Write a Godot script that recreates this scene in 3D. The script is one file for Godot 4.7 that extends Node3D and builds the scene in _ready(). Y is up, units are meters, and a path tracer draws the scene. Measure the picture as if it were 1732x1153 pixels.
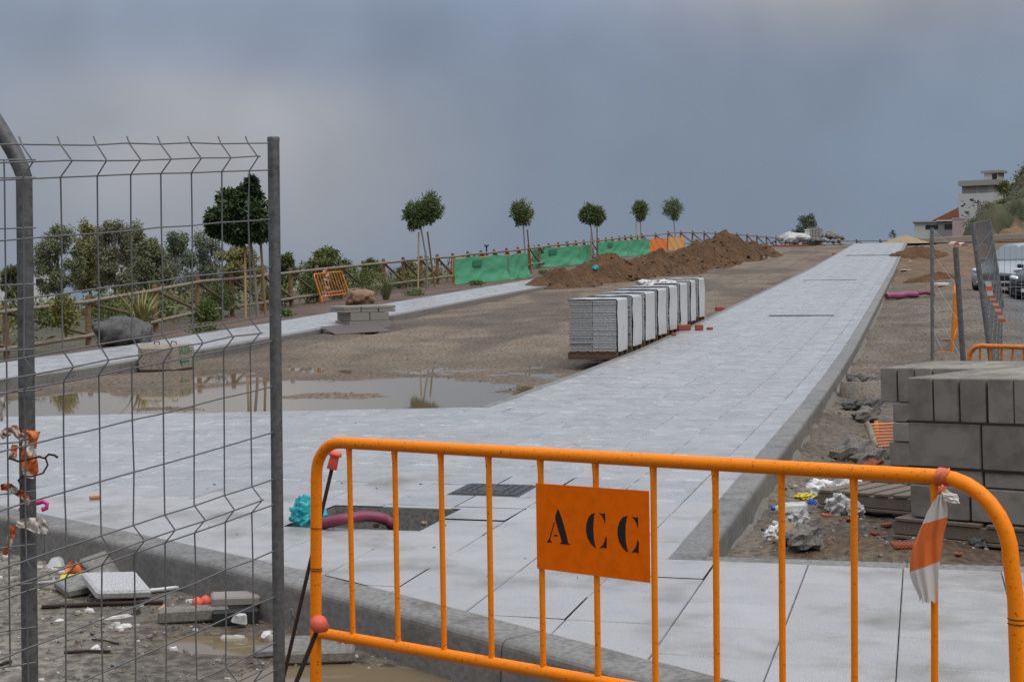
extends Node3D
# Axes: x runs across the street (to the right of the road), -z along it uphill, y up, metres.
# u = x, v = -z in the helpers below.

const F := 2500.0
const CX := 866.0
const CY := 576.5
const HORIZON := 453.0
const EYE := Vector3(0, 1.7, 0)
var lens_basis: Basis
var rng := RandomNumberGenerator.new()
var n1 := FastNoiseLite.new()
var n2 := FastNoiseLite.new()
var n3 := FastNoiseLite.new()
var M := {}
var T := {}
var taken := {}

# ------------------------------------------------------------------ mesh collector
class MB:
	var v := PackedVector3Array()
	var n := PackedVector3Array()
	var c := PackedColorArray()
	var uv := PackedVector2Array()
	var col := Color(1, 1, 1)
	var colored := false
	var plan_uv := Vector4.ZERO   # x, z of a corner and the two pitches: texture laid flat over the ground plan

	func tri(a: Vector3, b: Vector3, d: Vector3) -> void:
		var nn := -(b - a).cross(d - a)
		if nn.length_squared() < 1e-18:
			return
		nn = nn.normalized()
		v.append(a); v.append(b); v.append(d)
		n.append(nn); n.append(nn); n.append(nn)
		if colored:
			c.append(col); c.append(col); c.append(col)

	func trin(a: Vector3, b: Vector3, d: Vector3, na: Vector3, nb: Vector3, nd: Vector3) -> void:
		if (b - a).cross(d - a).dot(na + nb + nd) > 0.0:
			var t := b; b = d; d = t
			t = nb; nb = nd; nd = t
		v.append(a); v.append(b); v.append(d)
		n.append(na); n.append(nb); n.append(nd)
		if colored:
			c.append(col); c.append(col); c.append(col)

	func quad(a: Vector3, b: Vector3, d: Vector3, e: Vector3) -> void:
		tri(a, b, d)
		tri(a, d, e)

	func out_poly(p: Array, mid: Vector3) -> void:
		# a flat convex polygon turned away from mid
		var nn: Vector3 = (p[1] - p[0]).cross(p[2] - p[0])
		var flip: bool = nn.dot(p[0] - mid) > 0.0
		for i in range(1, p.size() - 1):
			if flip:
				tri(p[0], p[i + 1], p[i])
			else:
				tri(p[0], p[i], p[i + 1])

	func box(at: Vector3, size: Vector3, bs := Basis(), bevel := 0.0) -> void:
		var h := size * 0.5
		var b: float = minf(bevel, minf(h.x, minf(h.y, h.z)) * 0.9)
		var g := {}
		for sx in [-1, 1]:
			for sy in [-1, 1]:
				for sz in [-1, 1]:
					g[[sx, sy, sz, 0]] = at + bs * Vector3(sx * h.x, sy * (h.y - b), sz * (h.z - b))
					g[[sx, sy, sz, 1]] = at + bs * Vector3(sx * (h.x - b), sy * h.y, sz * (h.z - b))
					g[[sx, sy, sz, 2]] = at + bs * Vector3(sx * (h.x - b), sy * (h.y - b), sz * h.z)
		for s in [-1, 1]:
			out_poly([g[[s, -1, -1, 0]], g[[s, 1, -1, 0]], g[[s, 1, 1, 0]], g[[s, -1, 1, 0]]], at)
			out_poly([g[[-1, s, -1, 1]], g[[1, s, -1, 1]], g[[1, s, 1, 1]], g[[-1, s, 1, 1]]], at)
			out_poly([g[[-1, -1, s, 2]], g[[1, -1, s, 2]], g[[1, 1, s, 2]], g[[-1, 1, s, 2]]], at)
		if b > 0.0:
			for s in [-1, 1]:
				for t in [-1, 1]:
					out_poly([g[[s, t, -1, 0]], g[[s, t, 1, 0]], g[[s, t, 1, 1]], g[[s, t, -1, 1]]], at)
					out_poly([g[[s, -1, t, 0]], g[[s, 1, t, 0]], g[[s, 1, t, 2]], g[[s, -1, t, 2]]], at)
					out_poly([g[[-1, s, t, 1]], g[[1, s, t, 1]], g[[1, s, t, 2]], g[[-1, s, t, 2]]], at)
					for w in [-1, 1]:
						out_poly([g[[s, t, w, 0]], g[[s, t, w, 1]], g[[s, t, w, 2]]], at)

	func shard(at: Vector3, size: Vector3, r: RandomNumberGenerator) -> void:
		# a broken, many-sided flake
		var lo := []
		var hi := []
		var k := r.randi_range(6, 9)
		for i in k:
			var a := TAU * (i + r.randf_range(-0.3, 0.3)) / k
			var d := r.randf_range(0.65, 1.0)
			var p := Vector3(cos(a) * size.x * 0.5 * d, -size.y * 0.5, sin(a) * size.z * 0.5 * d)
			lo.append(at + p)
			hi.append(at + Vector3(p.x * r.randf_range(0.6, 0.95), size.y * r.randf_range(0.15, 0.5), p.z * r.randf_range(0.6, 0.95)))
		for i in k:
			var j := (i + 1) % k
			out_poly([lo[i], lo[j], hi[j]], at)
			out_poly([lo[i], hi[j], hi[i]], at)
			out_poly([hi[i], hi[j], at + Vector3(0, size.y * 0.42, 0)], at)
			out_poly([lo[i], lo[j], at - Vector3(0, size.y * 0.5, 0)], at)

	func tube(path: Array, r, sides := 8, caps := true) -> void:
		var k := path.size()
		var rings := []
		var prev := Vector3.ZERO
		for i in k:
			var dir: Vector3 = (path[mini(i + 1, k - 1)] - path[maxi(i - 1, 0)]).normalized()
			var x: Vector3
			if i == 0:
				x = dir.cross(Vector3.UP if absf(dir.y) < 0.9 else Vector3.RIGHT).normalized()
			else:
				x = (prev - dir * prev.dot(dir)).normalized()
			prev = x
			var y := dir.cross(x)
			var rr: float = r[i] if r is Array else r
			var ring := []
			for j in sides:
				var a := TAU * j / sides
				ring.append([path[i] + (x * cos(a) + y * sin(a)) * rr, x * cos(a) + y * sin(a)])
			rings.append(ring)
		for i in k - 1:
			for j in sides:
				var a = rings[i][j]
				var b = rings[i][(j + 1) % sides]
				var d = rings[i + 1][(j + 1) % sides]
				var e = rings[i + 1][j]
				trin(a[0], b[0], d[0], a[1], b[1], d[1])
				trin(a[0], d[0], e[0], a[1], d[1], e[1])
		if caps:
			for q in [[0, 1], [k - 1, k - 2]]:
				var nn: Vector3 = (path[q[0]] - path[q[1]]).normalized()
				for j in sides:
					trin(path[q[0]], rings[q[0]][j][0], rings[q[0]][(j + 1) % sides][0], nn, nn, nn)

	func lathe(prof: Array, sides: int, at := Vector3.ZERO, bs := Basis()) -> void:
		var k := prof.size()
		var nrm := []
		for i in k:
			var d: Vector2 = prof[mini(i + 1, k - 1)] - prof[maxi(i - 1, 0)]
			nrm.append(Vector2(d.y, -d.x).normalized())
		for i in k - 1:
			for j in sides:
				var q := []
				for w in [[i, j], [i, j + 1], [i + 1, j + 1], [i + 1, j]]:
					var a: float = TAU * w[1] / sides
					var p: Vector2 = prof[w[0]]
					var m: Vector2 = nrm[w[0]]
					q.append([at + bs * Vector3(p.x * cos(a), p.y, p.x * sin(a)), bs * Vector3(m.x * cos(a), m.y, m.x * sin(a))])
				trin(q[0][0], q[1][0], q[2][0], q[0][1], q[1][1], q[2][1])
				trin(q[0][0], q[2][0], q[3][0], q[0][1], q[2][1], q[3][1])

	func blob(at: Vector3, rad: Vector3, noise: FastNoiseLite, rough: float, freq: float, seg := 10, bs := Basis(), smooth := false) -> void:
		var rows := []
		var off := at * 7.31
		for i in seg + 1:
			var row := []
			var th := PI * i / seg
			for j in seg * 2:
				var ph := PI * j / seg
				var d := Vector3(sin(th) * cos(ph), cos(th), sin(th) * sin(ph))
				var k := 1.0 + rough * noise.get_noise_3dv((d * freq + off) * 100.0)
				row.append(at + bs * (d * rad * k))
			rows.append(row)
		if smooth:
			grid_rows(rows, true)
		else:
			for i in seg:
				for j in seg * 2:
					var b := (j + 1) % (seg * 2)
					out_poly([rows[i][j], rows[i][b], rows[i + 1][b]], at)
					out_poly([rows[i][j], rows[i + 1][b], rows[i + 1][j]], at)

	func grid_rows(rows: Array, wrap := false, cols = null) -> void:
		var a := rows.size()
		var b: int = rows[0].size()
		var nn := []
		for i in a:
			var row := []
			for j in b:
				var j0 := (j - 1 + b) % b if wrap else maxi(j - 1, 0)
				var j1 := (j + 1) % b if wrap else mini(j + 1, b - 1)
				var dx: Vector3 = rows[i][j1] - rows[i][j0]
				var dy: Vector3 = rows[mini(i + 1, a - 1)][j] - rows[maxi(i - 1, 0)][j]
				var m := dx.cross(dy)
				row.append(m.normalized() if m.length_squared() > 1e-20 else Vector3.UP)
			nn.append(row)
		var last := b if wrap else b - 1
		for i in a - 1:
			for j in last:
				var k := (j + 1) % b
				if cols != null:
					col = cols[i][j]
				trin(rows[i][j], rows[i][k], rows[i + 1][k], nn[i][j], nn[i][k], nn[i + 1][k])
				trin(rows[i][j], rows[i + 1][k], rows[i + 1][j], nn[i][j], nn[i + 1][k], nn[i + 1][j])

	func prism(poly: PackedVector2Array, o: Vector3, ex: Vector3, ey: Vector3, depth: Vector3) -> void:
		# outline poly in the plane o + ex*x + ey*y, pushed along depth
		var t := Geometry2D.triangulate_polygon(poly)
		var f := func(p: Vector2) -> Vector3: return o + ex * p.x + ey * p.y
		var dn := depth.normalized()
		for i in range(0, t.size(), 3):
			var a: Vector3 = f.call(poly[t[i]])
			var b: Vector3 = f.call(poly[t[i + 1]])
			var d: Vector3 = f.call(poly[t[i + 2]])
			trin(a, b, d, -dn, -dn, -dn)
			trin(a + depth, b + depth, d + depth, dn, dn, dn)
		for i in poly.size():
			var a: Vector3 = f.call(poly[i])
			var b: Vector3 = f.call(poly[(i + 1) % poly.size()])
			quad(a, b, b + depth, a + depth)

	func leaf(p: Vector3, dir: Vector3, side: Vector3, ln: float, wd: float) -> void:
		var tip := p + dir * ln
		var mid := p + dir * ln * 0.45
		tri(p, mid + side * wd * 0.5, tip)
		tri(p, tip, mid - side * wd * 0.5)

	func mesh() -> ArrayMesh:
		var a := []
		a.resize(Mesh.ARRAY_MAX)
		a[Mesh.ARRAY_VERTEX] = v
		a[Mesh.ARRAY_NORMAL] = n
		if colored:
			a[Mesh.ARRAY_COLOR] = c
		if plan_uv.z > 0.0:
			uv.resize(v.size())
			for i in v.size():
				uv[i] = Vector2((v[i].x - plan_uv.x) / plan_uv.z, (-v[i].z - plan_uv.y) / plan_uv.w)
			a[Mesh.ARRAY_TEX_UV] = uv
		var m := ArrayMesh.new()
		if v.size():
			m.add_surface_from_arrays(Mesh.PRIMITIVE_TRIANGLES, a)
		return m

# ------------------------------------------------------------------ naming and parenting
func numbered(called: String) -> String:
	if not taken.has(called):
		taken[called] = 0
		return called
	taken[called] += 1
	return "%s_%03d" % [called, taken[called]]

func meta(o: Node, label: String, category: String, group := "", kind := "") -> void:
	if label: o.set_meta("label", label)
	if category: o.set_meta("category", category)
	if group: o.set_meta("group", group)
	if kind: o.set_meta("kind", kind)

func thing(called: String, label: String, category: String, at := Vector3.ZERO, bs := Basis(), group := "") -> Node3D:
	var o := Node3D.new()
	o.name = numbered(called)
	add_child(o)
	o.transform = Transform3D(bs, at)
	meta(o, label, category, group)
	return o

func part(mb, called: String, mt: Material, parent: Node = null, label := "") -> MeshInstance3D:
	var o := MeshInstance3D.new()
	o.mesh = mb.mesh() if mb is MB else mb
	o.material_override = mt
	o.name = called if parent else numbered(called)
	(parent if parent else self).add_child(o, true)
	if label: o.set_meta("label", label)
	return o

func single(mb, called: String, mt: Material, label: String, category: String, at := Vector3.ZERO, bs := Basis(), group := "") -> MeshInstance3D:
	var o := part(mb, called, mt)
	o.transform = Transform3D(bs, at)
	meta(o, label, category, group)
	return o

func structure(mb, called: String, mt: Material, parent: Node = null) -> MeshInstance3D:
	var o := part(mb, called, mt, parent)
	if parent == null:
		o.set_meta("kind", "structure")
	return o

func stuff(mb, called: String, mt: Material, parent: Node = null, label := "", category := "") -> MeshInstance3D:
	var o := part(mb, called, mt, parent)
	o.set_meta("kind", "stuff")
	if label: o.set_meta("label", label)
	if category: o.set_meta("category", category)
	return o

# ------------------------------------------------------------------ from the photograph's pixels to places
func V(u: float, h: float, v: float) -> Vector3:
	return Vector3(u, h, -v)

func ray(px: float, py: float) -> Vector3:
	return lens_basis * Vector3((px - CX) / F, -(py - CY) / F, -1.0)

func at_depth(px: float, py: float, z: float) -> Vector3:
	return EYE + ray(px, py) * z

func at_h(px: float, py: float, h: float) -> Vector3:
	var d := ray(px, py)
	return EYE + d * ((h - EYE.y) / d.y)

func at_u(px: float, py: float, u: float) -> Vector3:
	var d := ray(px, py)
	return EYE + d * (u / d.x)

func hit(px: float, py: float) -> Vector3:
	var d := ray(px, py)
	var t := 3.0
	var step := 0.5
	while t < 160.0:
		var q := EYE + d * t
		if q.y < ground(q.x, -q.z):
			if step < 0.004:
				return q
			t -= step
			step *= 0.25
		t += step
	return EYE + d * 110.0

func lookup(x: float, xs: Array, ys: Array) -> float:
	if x <= xs[0]:
		return ys[0]
	for i in xs.size() - 1:
		if x <= xs[i + 1]:
			return lerpf(ys[i], ys[i + 1], (x - xs[i]) / (xs[i + 1] - xs[i]))
	return ys[-1]

func walk_h(v: float) -> float:   # top of the kerbs and pavements along the street
	return lookup(v, [0.0, 16.0, 19.7, 24.3, 30.0, 37.0, 62.7, 104.2, 112.0, 140.0], [0.2, 0.21, 0.24, 0.31, 0.465, 0.68, 1.49, 3.07, 3.1, 2.4])

func plaza_h(u: float, v: float) -> float:
	return walk_h(v) + (0.012 * (u + 4.5) if u < -4.5 else 0.0)

const KERB_U := [-14.0, -9.0, -5.36, -4.1, -3.2, -2.66, -1.9, -1.56, -0.98, 1.2, 3.4]
const KERB_V := [12.9, 10.15, 8.1, 7.4, 6.9, 6.58, 6.08, 5.86, 5.46, 4.2, 2.9]
func kerb_v(u: float) -> float:   # the near kerb's inner edge
	return lookup(u, KERB_U, KERB_V)

func dip(u: float, v: float, cu: float, cv: float, ru: float, rv: float) -> float:
	var q := ((u - cu) / ru) ** 2 + ((v - cv) / rv) ** 2
	return exp(-q)

const WATER_H := 0.06

func ground(u: float, v: float) -> float:
	var fine := n1.get_noise_2d(u * 60.0, v * 60.0) * 0.018 + n2.get_noise_2d(u * 160.0, v * 160.0) * 0.008
	var broad := n1.get_noise_2d(u * 14.0 + 300.0, v * 14.0) * 0.05
	var wk := walk_h(v)
	# near street, in front of the kerb and under the paved corner
	var near := -0.005 + fine * 0.8 + broad * 0.35
	near -= 0.035 * dip(u, v, -3.12, 6.12, 0.3, 0.16) + 0.05 * dip(u, v, -2.3, 5.6, 0.55, 0.28)
	near += 0.03 * dip(u, v, -4.6, 6.7, 0.5, 0.4) + 0.03 * dip(u, v, -3.4, 6.95, 0.7, 0.12)
	if u < -1.12 and v < 14.9 or v < 7.5:
		return minf(near, 0.06)
	# dirt beside the pavement on the uphill right-hand side
	if u > -1.12:
		var r := wk - 0.19 + fine * 2.4 + broad * 1.2 + n2.get_noise_2d(u * 420.0, v * 420.0) * 0.02
		r += -0.1 * dip(u, v, -0.55, 15.0, 0.35, 3.0) + 0.06 * smoothstep(0.2, 1.6, u)
		r -= 0.22 * smoothstep(1.0, 4.0, u) * smoothstep(20.0, 34.0, v) * (1.0 - smoothstep(60.0, 90.0, v))
		r += 0.1 * dip(u, v, 0.0, 8.6, 0.8, 0.5)
		r += 0.1 * smoothstep(45.0, 60.0, v) * (0.5 + n1.get_noise_2d(u * 40.0, v * 20.0 + 90.0) * 3.0) * (1.0 - smoothstep(95.0, 104.0, v))
		return r
	if u > -4.62:
		return wk - 0.25
	if u > -12.6:
		var road := lookup(v, [15.0, 20.0, 22.4, 24.3, 28.0, 37.0, 62.7, 104.2, 112.0, 140.0], [0.02, 0.035, 0.065, 0.14, 0.3, 0.55, 1.36, 2.95, 3.0, 2.2])
		road += fine * 1.5 + broad * 0.8
		for rut in [[-6.3, 0.0], [-7.9, 0.0], [-9.4, 2.0], [-11.0, 2.0]]:
			var c: float = rut[0] + 0.35 * sin(v * 0.11 + rut[1])
			road += (0.014 * dip(u, 0, c + 0.22, 0, 0.12, 1) - 0.028 * dip(u, 0, c, 0, 0.15, 1)) * smoothstep(21.0, 25.0, v)
		road += 0.085 * dip(u, v, -7.2, 17.9, 1.25, 0.6) + 0.06 * dip(u, v, -8.7, 16.0, 1.2, 0.3) + 0.055 * dip(u, v, -10.3, 15.6, 1.0, 0.3) + 0.04 * dip(u, v, -10.9, 18.4, 0.9, 0.4) + broad * 0.5 + 0.06 * dip(u, v, -11.9, 20.5, 0.5, 2.0) + 0.05 * dip(u, v, -12.3, 17.5, 0.5, 2.5)
		road += 0.045 * dip(u, v, -5.4, 19.0, 0.35, 0.9) - 0.02 * dip(u, v, -9.0, 19.5, 2.0, 1.0)
		return road
	if u > -14.6:
		return wk - 0.2
	var drop := lookup(v, [20.0, 29.6, 35.0, 45.0, 60.0], [0.5, 0.4, 0.17, 0.13, 0.1])
	var s := smoothstep(-14.6, -18.3, u)
	return wk - 0.03 - drop * s + fine + broad * 0.5 - 0.06 * dip(u, v, -5.7, 22.2, 1.0, 1.0)

func beyond(u: float, v: float) -> float:   # the hillside that falls away behind the wooden fence
	var d := -18.6 - u
	var top := ground(-18.6, v)
	top = lerpf(top, minf(top, 0.5), smoothstep(0.5, 14.0, d))
	var far := maxf(0.0, d - 60.0) + 2.0 * maxf(0.0, v - 112.0) * 0.5
	return top - 0.02 - d * 0.035 - far * 0.22 + n1.get_noise_2d(u * 10.0, v * 10.0) * minf(d * 0.04, 0.4)

# ------------------------------------------------------------------ textures and materials
func noise_tex(size: int, freq: float, oct: int, stops: Array, kind := FastNoiseLite.TYPE_SIMPLEX_SMOOTH, sd := 1) -> NoiseTexture2D:
	var f := FastNoiseLite.new()
	f.noise_type = kind
	f.frequency = freq
	f.seed = sd
	f.fractal_type = FastNoiseLite.FRACTAL_FBM if oct > 1 else FastNoiseLite.FRACTAL_NONE
	f.fractal_octaves = oct
	f.fractal_gain = 0.6
	var t := NoiseTexture2D.new()
	t.width = size
	t.height = size
	t.seamless = true
	t.seamless_blend_skirt = 0.2
	t.generate_mipmaps = false
	t.noise = f
	var g := Gradient.new()
	var off := PackedFloat32Array()
	var cl := PackedColorArray()
	for s in stops:
		off.append(s[0])
		var q = s[1]
		cl.append(q if q is Color else Color(q, q, q))
	g.offsets = off
	g.colors = cl
	t.color_ramp = g
	return t

func mk(key: String, lin: Color, rough: float, o := {}) -> StandardMaterial3D:
	var m := StandardMaterial3D.new()
	m.resource_name = key
	m.albedo_color = lin.linear_to_srgb()
	m.roughness = rough
	if o.has("tex"):
		m.albedo_texture = T[o.tex]
	if o.has("rtex"):
		m.roughness_texture = T[o.rtex]
	if o.has("bump"):
		m.heightmap_enabled = true
		m.heightmap_texture = T[o.bump]
		m.heightmap_scale = o.get("cm", 0.3)
	if (o.has("tex") or o.has("bump") or o.has("rtex")) and not o.get("flat", false):
		m.uv1_triplanar = true
		m.uv1_world_triplanar = o.get("world", true)
		var s = o.get("scale", 0.5)
		m.uv1_scale = s if s is Vector3 else Vector3(s, s, s)
	if o.has("over"):
		m.detail_enabled = true
		m.detail_albedo = T[o.over]
		m.detail_blend_mode = BaseMaterial3D.BLEND_MODE_MUL
		m.detail_uv_layer = BaseMaterial3D.DETAIL_UV_2
		m.uv2_triplanar = true
		m.uv2_world_triplanar = o.get("world", true)
		var s2 = o.get("over_scale", 0.15)
		m.uv2_scale = Vector3(s2, s2, s2)
	if o.has("metal"):
		m.metallic = o.metal
	if o.has("spec"):
		m.metallic_specular = o.spec
	if o.get("vc", false):
		m.vertex_color_use_as_albedo = true
	if o.has("back"):
		m.backlight_enabled = true
		m.backlight = o.back
	if o.has("alpha"):
		m.transparency = BaseMaterial3D.TRANSPARENCY_ALPHA
		m.albedo_color.a = o.alpha
	m.cull_mode = BaseMaterial3D.CULL_DISABLED
	M[key] = m
	return m

# ragged pale streaks along the joints of the slabs: eight slabs to a side
func streak_tex() -> ImageTexture:
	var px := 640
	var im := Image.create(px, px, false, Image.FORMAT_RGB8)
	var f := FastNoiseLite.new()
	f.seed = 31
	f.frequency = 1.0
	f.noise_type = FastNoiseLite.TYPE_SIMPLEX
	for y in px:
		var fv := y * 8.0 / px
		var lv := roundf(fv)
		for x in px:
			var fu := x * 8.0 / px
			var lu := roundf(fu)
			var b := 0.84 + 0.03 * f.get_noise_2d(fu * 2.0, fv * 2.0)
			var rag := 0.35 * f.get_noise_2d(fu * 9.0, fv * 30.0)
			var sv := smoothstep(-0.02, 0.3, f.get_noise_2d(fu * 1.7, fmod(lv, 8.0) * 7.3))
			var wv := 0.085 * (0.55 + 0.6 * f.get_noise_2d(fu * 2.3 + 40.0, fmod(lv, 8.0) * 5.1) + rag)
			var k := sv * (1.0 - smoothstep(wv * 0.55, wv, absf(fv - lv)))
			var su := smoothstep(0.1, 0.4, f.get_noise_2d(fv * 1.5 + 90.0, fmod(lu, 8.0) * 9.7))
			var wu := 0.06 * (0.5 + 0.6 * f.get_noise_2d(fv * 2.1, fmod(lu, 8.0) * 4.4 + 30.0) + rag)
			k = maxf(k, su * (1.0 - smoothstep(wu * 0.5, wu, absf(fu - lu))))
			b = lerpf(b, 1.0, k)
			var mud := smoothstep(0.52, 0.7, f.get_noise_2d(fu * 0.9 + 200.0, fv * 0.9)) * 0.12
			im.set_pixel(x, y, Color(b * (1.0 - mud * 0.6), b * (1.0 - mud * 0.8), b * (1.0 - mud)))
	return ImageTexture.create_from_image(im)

func make_materials() -> void:
	T.speck = noise_tex(1024, 0.22, 2, [[0.0, 0.5], [0.33, 0.7], [0.5, 0.88], [0.72, 0.96], [1.0, 1.0]], FastNoiseLite.TYPE_SIMPLEX, 3)
	T.patch = noise_tex(512, 0.012, 4, [[0.0, 0.72], [0.45, 0.9], [0.6, 0.97], [1.0, 1.0]], FastNoiseLite.TYPE_SIMPLEX_SMOOTH, 4)
	T.stain = noise_tex(512, 0.016, 5, [[0.0, Color(0.72, 0.69, 0.65)], [0.25, Color(0.86, 0.85, 0.83)], [0.45, Color(0.96, 0.955, 0.95)], [1.0, Color(1, 1, 1)]], FastNoiseLite.TYPE_SIMPLEX_SMOOTH, 5)
	T.dirt = noise_tex(1024, 0.03, 6, [[0.0, 0.35], [0.3, 0.6], [0.5, 0.78], [0.7, 0.92], [1.0, 1.0]], FastNoiseLite.TYPE_SIMPLEX_SMOOTH, 6)
	T.grit = noise_tex(1024, 0.12, 4, [[0.0, 0.0], [1.0, 1.0]], FastNoiseLite.TYPE_SIMPLEX_SMOOTH, 7)
	T.wet = noise_tex(512, 0.014, 4, [[0.0, 0.5], [0.4, 0.62], [0.55, 0.85], [1.0, 1.0]], FastNoiseLite.TYPE_SIMPLEX_SMOOTH, 8)
	T.conc = noise_tex(512, 0.05, 5, [[0.0, 0.66], [0.4, 0.84], [0.6, 0.93], [1.0, 1.0]], FastNoiseLite.TYPE_SIMPLEX_SMOOTH, 9)
	T.wood = noise_tex(512, 0.04, 5, [[0.0, 0.45], [0.4, 0.72], [0.6, 0.9], [1.0, 1.0]], FastNoiseLite.TYPE_SIMPLEX_SMOOTH, 10)
	T.rust = noise_tex(1024, 0.05, 5, [[0.0, Color(0.16, 0.09, 0.07)], [0.17, Color(0.3, 0.16, 0.1)], [0.2, Color(0.97, 0.95, 0.93)], [0.6, Color(1, 1, 1)], [1.0, Color(0.94, 0.94, 0.94)]], FastNoiseLite.TYPE_SIMPLEX_SMOOTH, 11)
	T.faint = noise_tex(512, 0.03, 4, [[0.0, 0.9], [0.5, 0.97], [1.0, 1.0]], FastNoiseLite.TYPE_SIMPLEX_SMOOTH, 13)
	T.weave = noise_tex(512, 0.09, 3, [[0.0, 0.6], [0.5, 0.88], [1.0, 1.0]], FastNoiseLite.TYPE_SIMPLEX_SMOOTH, 12)

	T.pale_streak = streak_tex()

	mk("ground", Color(1, 1, 1), 0.8, {"tex": "dirt", "scale": 0.37, "bump": "grit", "cm": 1.6, "vc": true, "over": "patch", "over_scale": 0.07})
	for i in 5:
		var k: float = [1.0, 0.96, 1.03, 0.93, 0.98][i]
		mk("tile%d" % i, Color(0.725 * k, 0.72 * k, 0.722 * k), 0.46, {"tex": "pale_streak", "flat": true, "rtex": "wet", "over": "speck", "over_scale": 0.4})
	for i in 5:
		var k2: float = [1.0, 0.97, 1.02, 0.95, 0.985][i]
		mk("slab%d" % i, Color(0.56 * k2, 0.555 * k2, 0.553 * k2), 0.52, {"tex": "speck", "scale": 0.62, "bump": "speck", "cm": 0.08, "rtex": "wet", "over": "stain", "over_scale": 0.13})
	mk("bedding", Color(0.16, 0.155, 0.15), 0.9, {"tex": "dirt", "scale": 0.8, "bump": "grit", "cm": 0.6})
	mk("kerb", Color(0.265, 0.255, 0.24), 0.62, {"tex": "conc", "scale": 0.9, "bump": "grit", "cm": 0.12, "over": "stain", "over_scale": 0.3})
	mk("kerb2", Color(0.235, 0.23, 0.222), 0.62, {"tex": "conc", "scale": 0.9, "bump": "grit", "cm": 0.12, "over": "stain", "over_scale": 0.3})
	mk("haunch", Color(0.25, 0.235, 0.21), 0.85, {"tex": "conc", "scale": 1.2, "bump": "grit", "cm": 0.4})
	mk("gravel", Color(0.27, 0.26, 0.245), 0.85, {"tex": "dirt", "scale": 2.0, "vc": true})
	mk("muddy_water", Color(0.17, 0.125, 0.07), 0.03, {"spec": 0.5})
	mk("sea", Color(0.05, 0.075, 0.1), 0.25)
	mk("block", Color(0.36, 0.325, 0.285), 0.9, {"tex": "speck", "scale": 1.1, "bump": "grit", "cm": 0.25, "over": "patch", "over_scale": 0.8})
	mk("block2", Color(0.31, 0.28, 0.245), 0.9, {"tex": "speck", "scale": 1.1, "bump": "grit", "cm": 0.25, "over": "patch", "over_scale": 0.8})
	mk("block3", Color(0.41, 0.375, 0.33), 0.9, {"tex": "speck", "scale": 1.1, "bump": "grit", "cm": 0.25, "over": "stain", "over_scale": 0.9})
	mk("block_far", Color(0.36, 0.335, 0.3), 0.9, {"tex": "speck", "scale": 1.1, "bump": "grit", "cm": 0.25})
	mk("old_concrete", Color(0.42, 0.375, 0.31), 0.9, {"tex": "conc", "scale": 0.8, "bump": "grit", "cm": 0.4, "over": "stain", "over_scale": 0.9})
	mk("barrier", Color(0.97, 0.255, 0.003), 0.48, {"spec": 0.33, "tex": "rust", "scale": 1.1, "world": false})
	mk("barrier_plain", Color(0.85, 0.25, 0.02), 0.45, {"tex": "conc", "scale": 1.0, "world": false})
	mk("plate", Color(0.97, 0.165, 0.001), 0.6, {"spec": 0.2, "tex": "faint", "scale": 1.2, "world": false})
	mk("paint_black", Color(0.008, 0.008, 0.009), 0.5)
	mk("galv", Color(0.26, 0.26, 0.265), 0.5, {"metal": 0.45, "tex": "conc", "scale": 1.5, "world": false, "over": "patch", "over_scale": 2.0})
	mk("galv_post", Color(0.17, 0.17, 0.172), 0.55, {"metal": 0.3, "tex": "conc", "scale": 1.5, "over": "stain", "over_scale": 1.6})
	mk("wire", Color(0.15, 0.15, 0.15), 0.5, {"metal": 0.35})
	mk("wire_light", Color(0.36, 0.36, 0.37), 0.5, {"metal": 0.3})
	mk("rebar", Color(0.045, 0.022, 0.014), 0.85, {"tex": "wood", "scale": 6.0, "world": false})
	mk("red_cap", Color(0.72, 0.11, 0.06), 0.55)
	mk("iron", Color(0.055, 0.057, 0.06), 0.6, {"tex": "conc", "scale": 3.0, "bump": "grit", "cm": 0.1})
	mk("log", Color(0.36, 0.215, 0.11), 0.8, {"tex": "wood", "scale": Vector3(3, 1.2, 3), "bump": "wood", "cm": 0.3, "over": "patch", "over_scale": 0.9})
	mk("log_old", Color(0.4, 0.33, 0.245), 0.8, {"tex": "wood", "scale": Vector3(2, 3, 0.6), "bump": "wood", "cm": 0.3, "over": "patch", "over_scale": 0.9})
	mk("brace", Color(0.24, 0.165, 0.1), 0.8, {"tex": "wood", "scale": Vector3(3, 1.2, 1.2), "bump": "wood", "cm": 0.3})
	mk("stake", Color(0.4, 0.25, 0.13), 0.8, {"tex": "wood", "scale": Vector3(8, 1, 8)})
	mk("pallet_wood", Color(0.25, 0.2, 0.15), 0.85, {"tex": "wood", "scale": Vector3(2, 8, 8), "bump": "wood", "cm": 0.2})
	mk("pallet_wet", Color(0.17, 0.1, 0.055), 0.8, {"tex": "wood", "scale": Vector3(2, 8, 8), "bump": "wood", "cm": 0.2})
	mk("rusty_sheet", Color(0.17, 0.115, 0.09), 0.4, {"tex": "dirt", "scale": 1.0, "metal": 0.3})
	mk("bark", Color(0.3, 0.27, 0.235), 0.9, {"tex": "wood", "scale": Vector3(4, 1, 4), "bump": "wood", "cm": 0.4})
	mk("leaf", Color(1, 1, 1), 0.55, {"vc": true, "back": Color(0.2, 0.25, 0.1), "spec": 0.3})
	mk("leaf_gloss", Color(1, 1, 1), 0.42, {"vc": true, "back": Color(0.12, 0.16, 0.05), "spec": 0.4})
	mk("net", Color(0.1, 0.44, 0.235), 0.75, {"tex": "weave", "scale": 3.0, "back": Color(0.1, 0.25, 0.15)})
	mk("net_patch", Color(0.035, 0.25, 0.12), 0.75, {"tex": "weave", "scale": 3.0})
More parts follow.
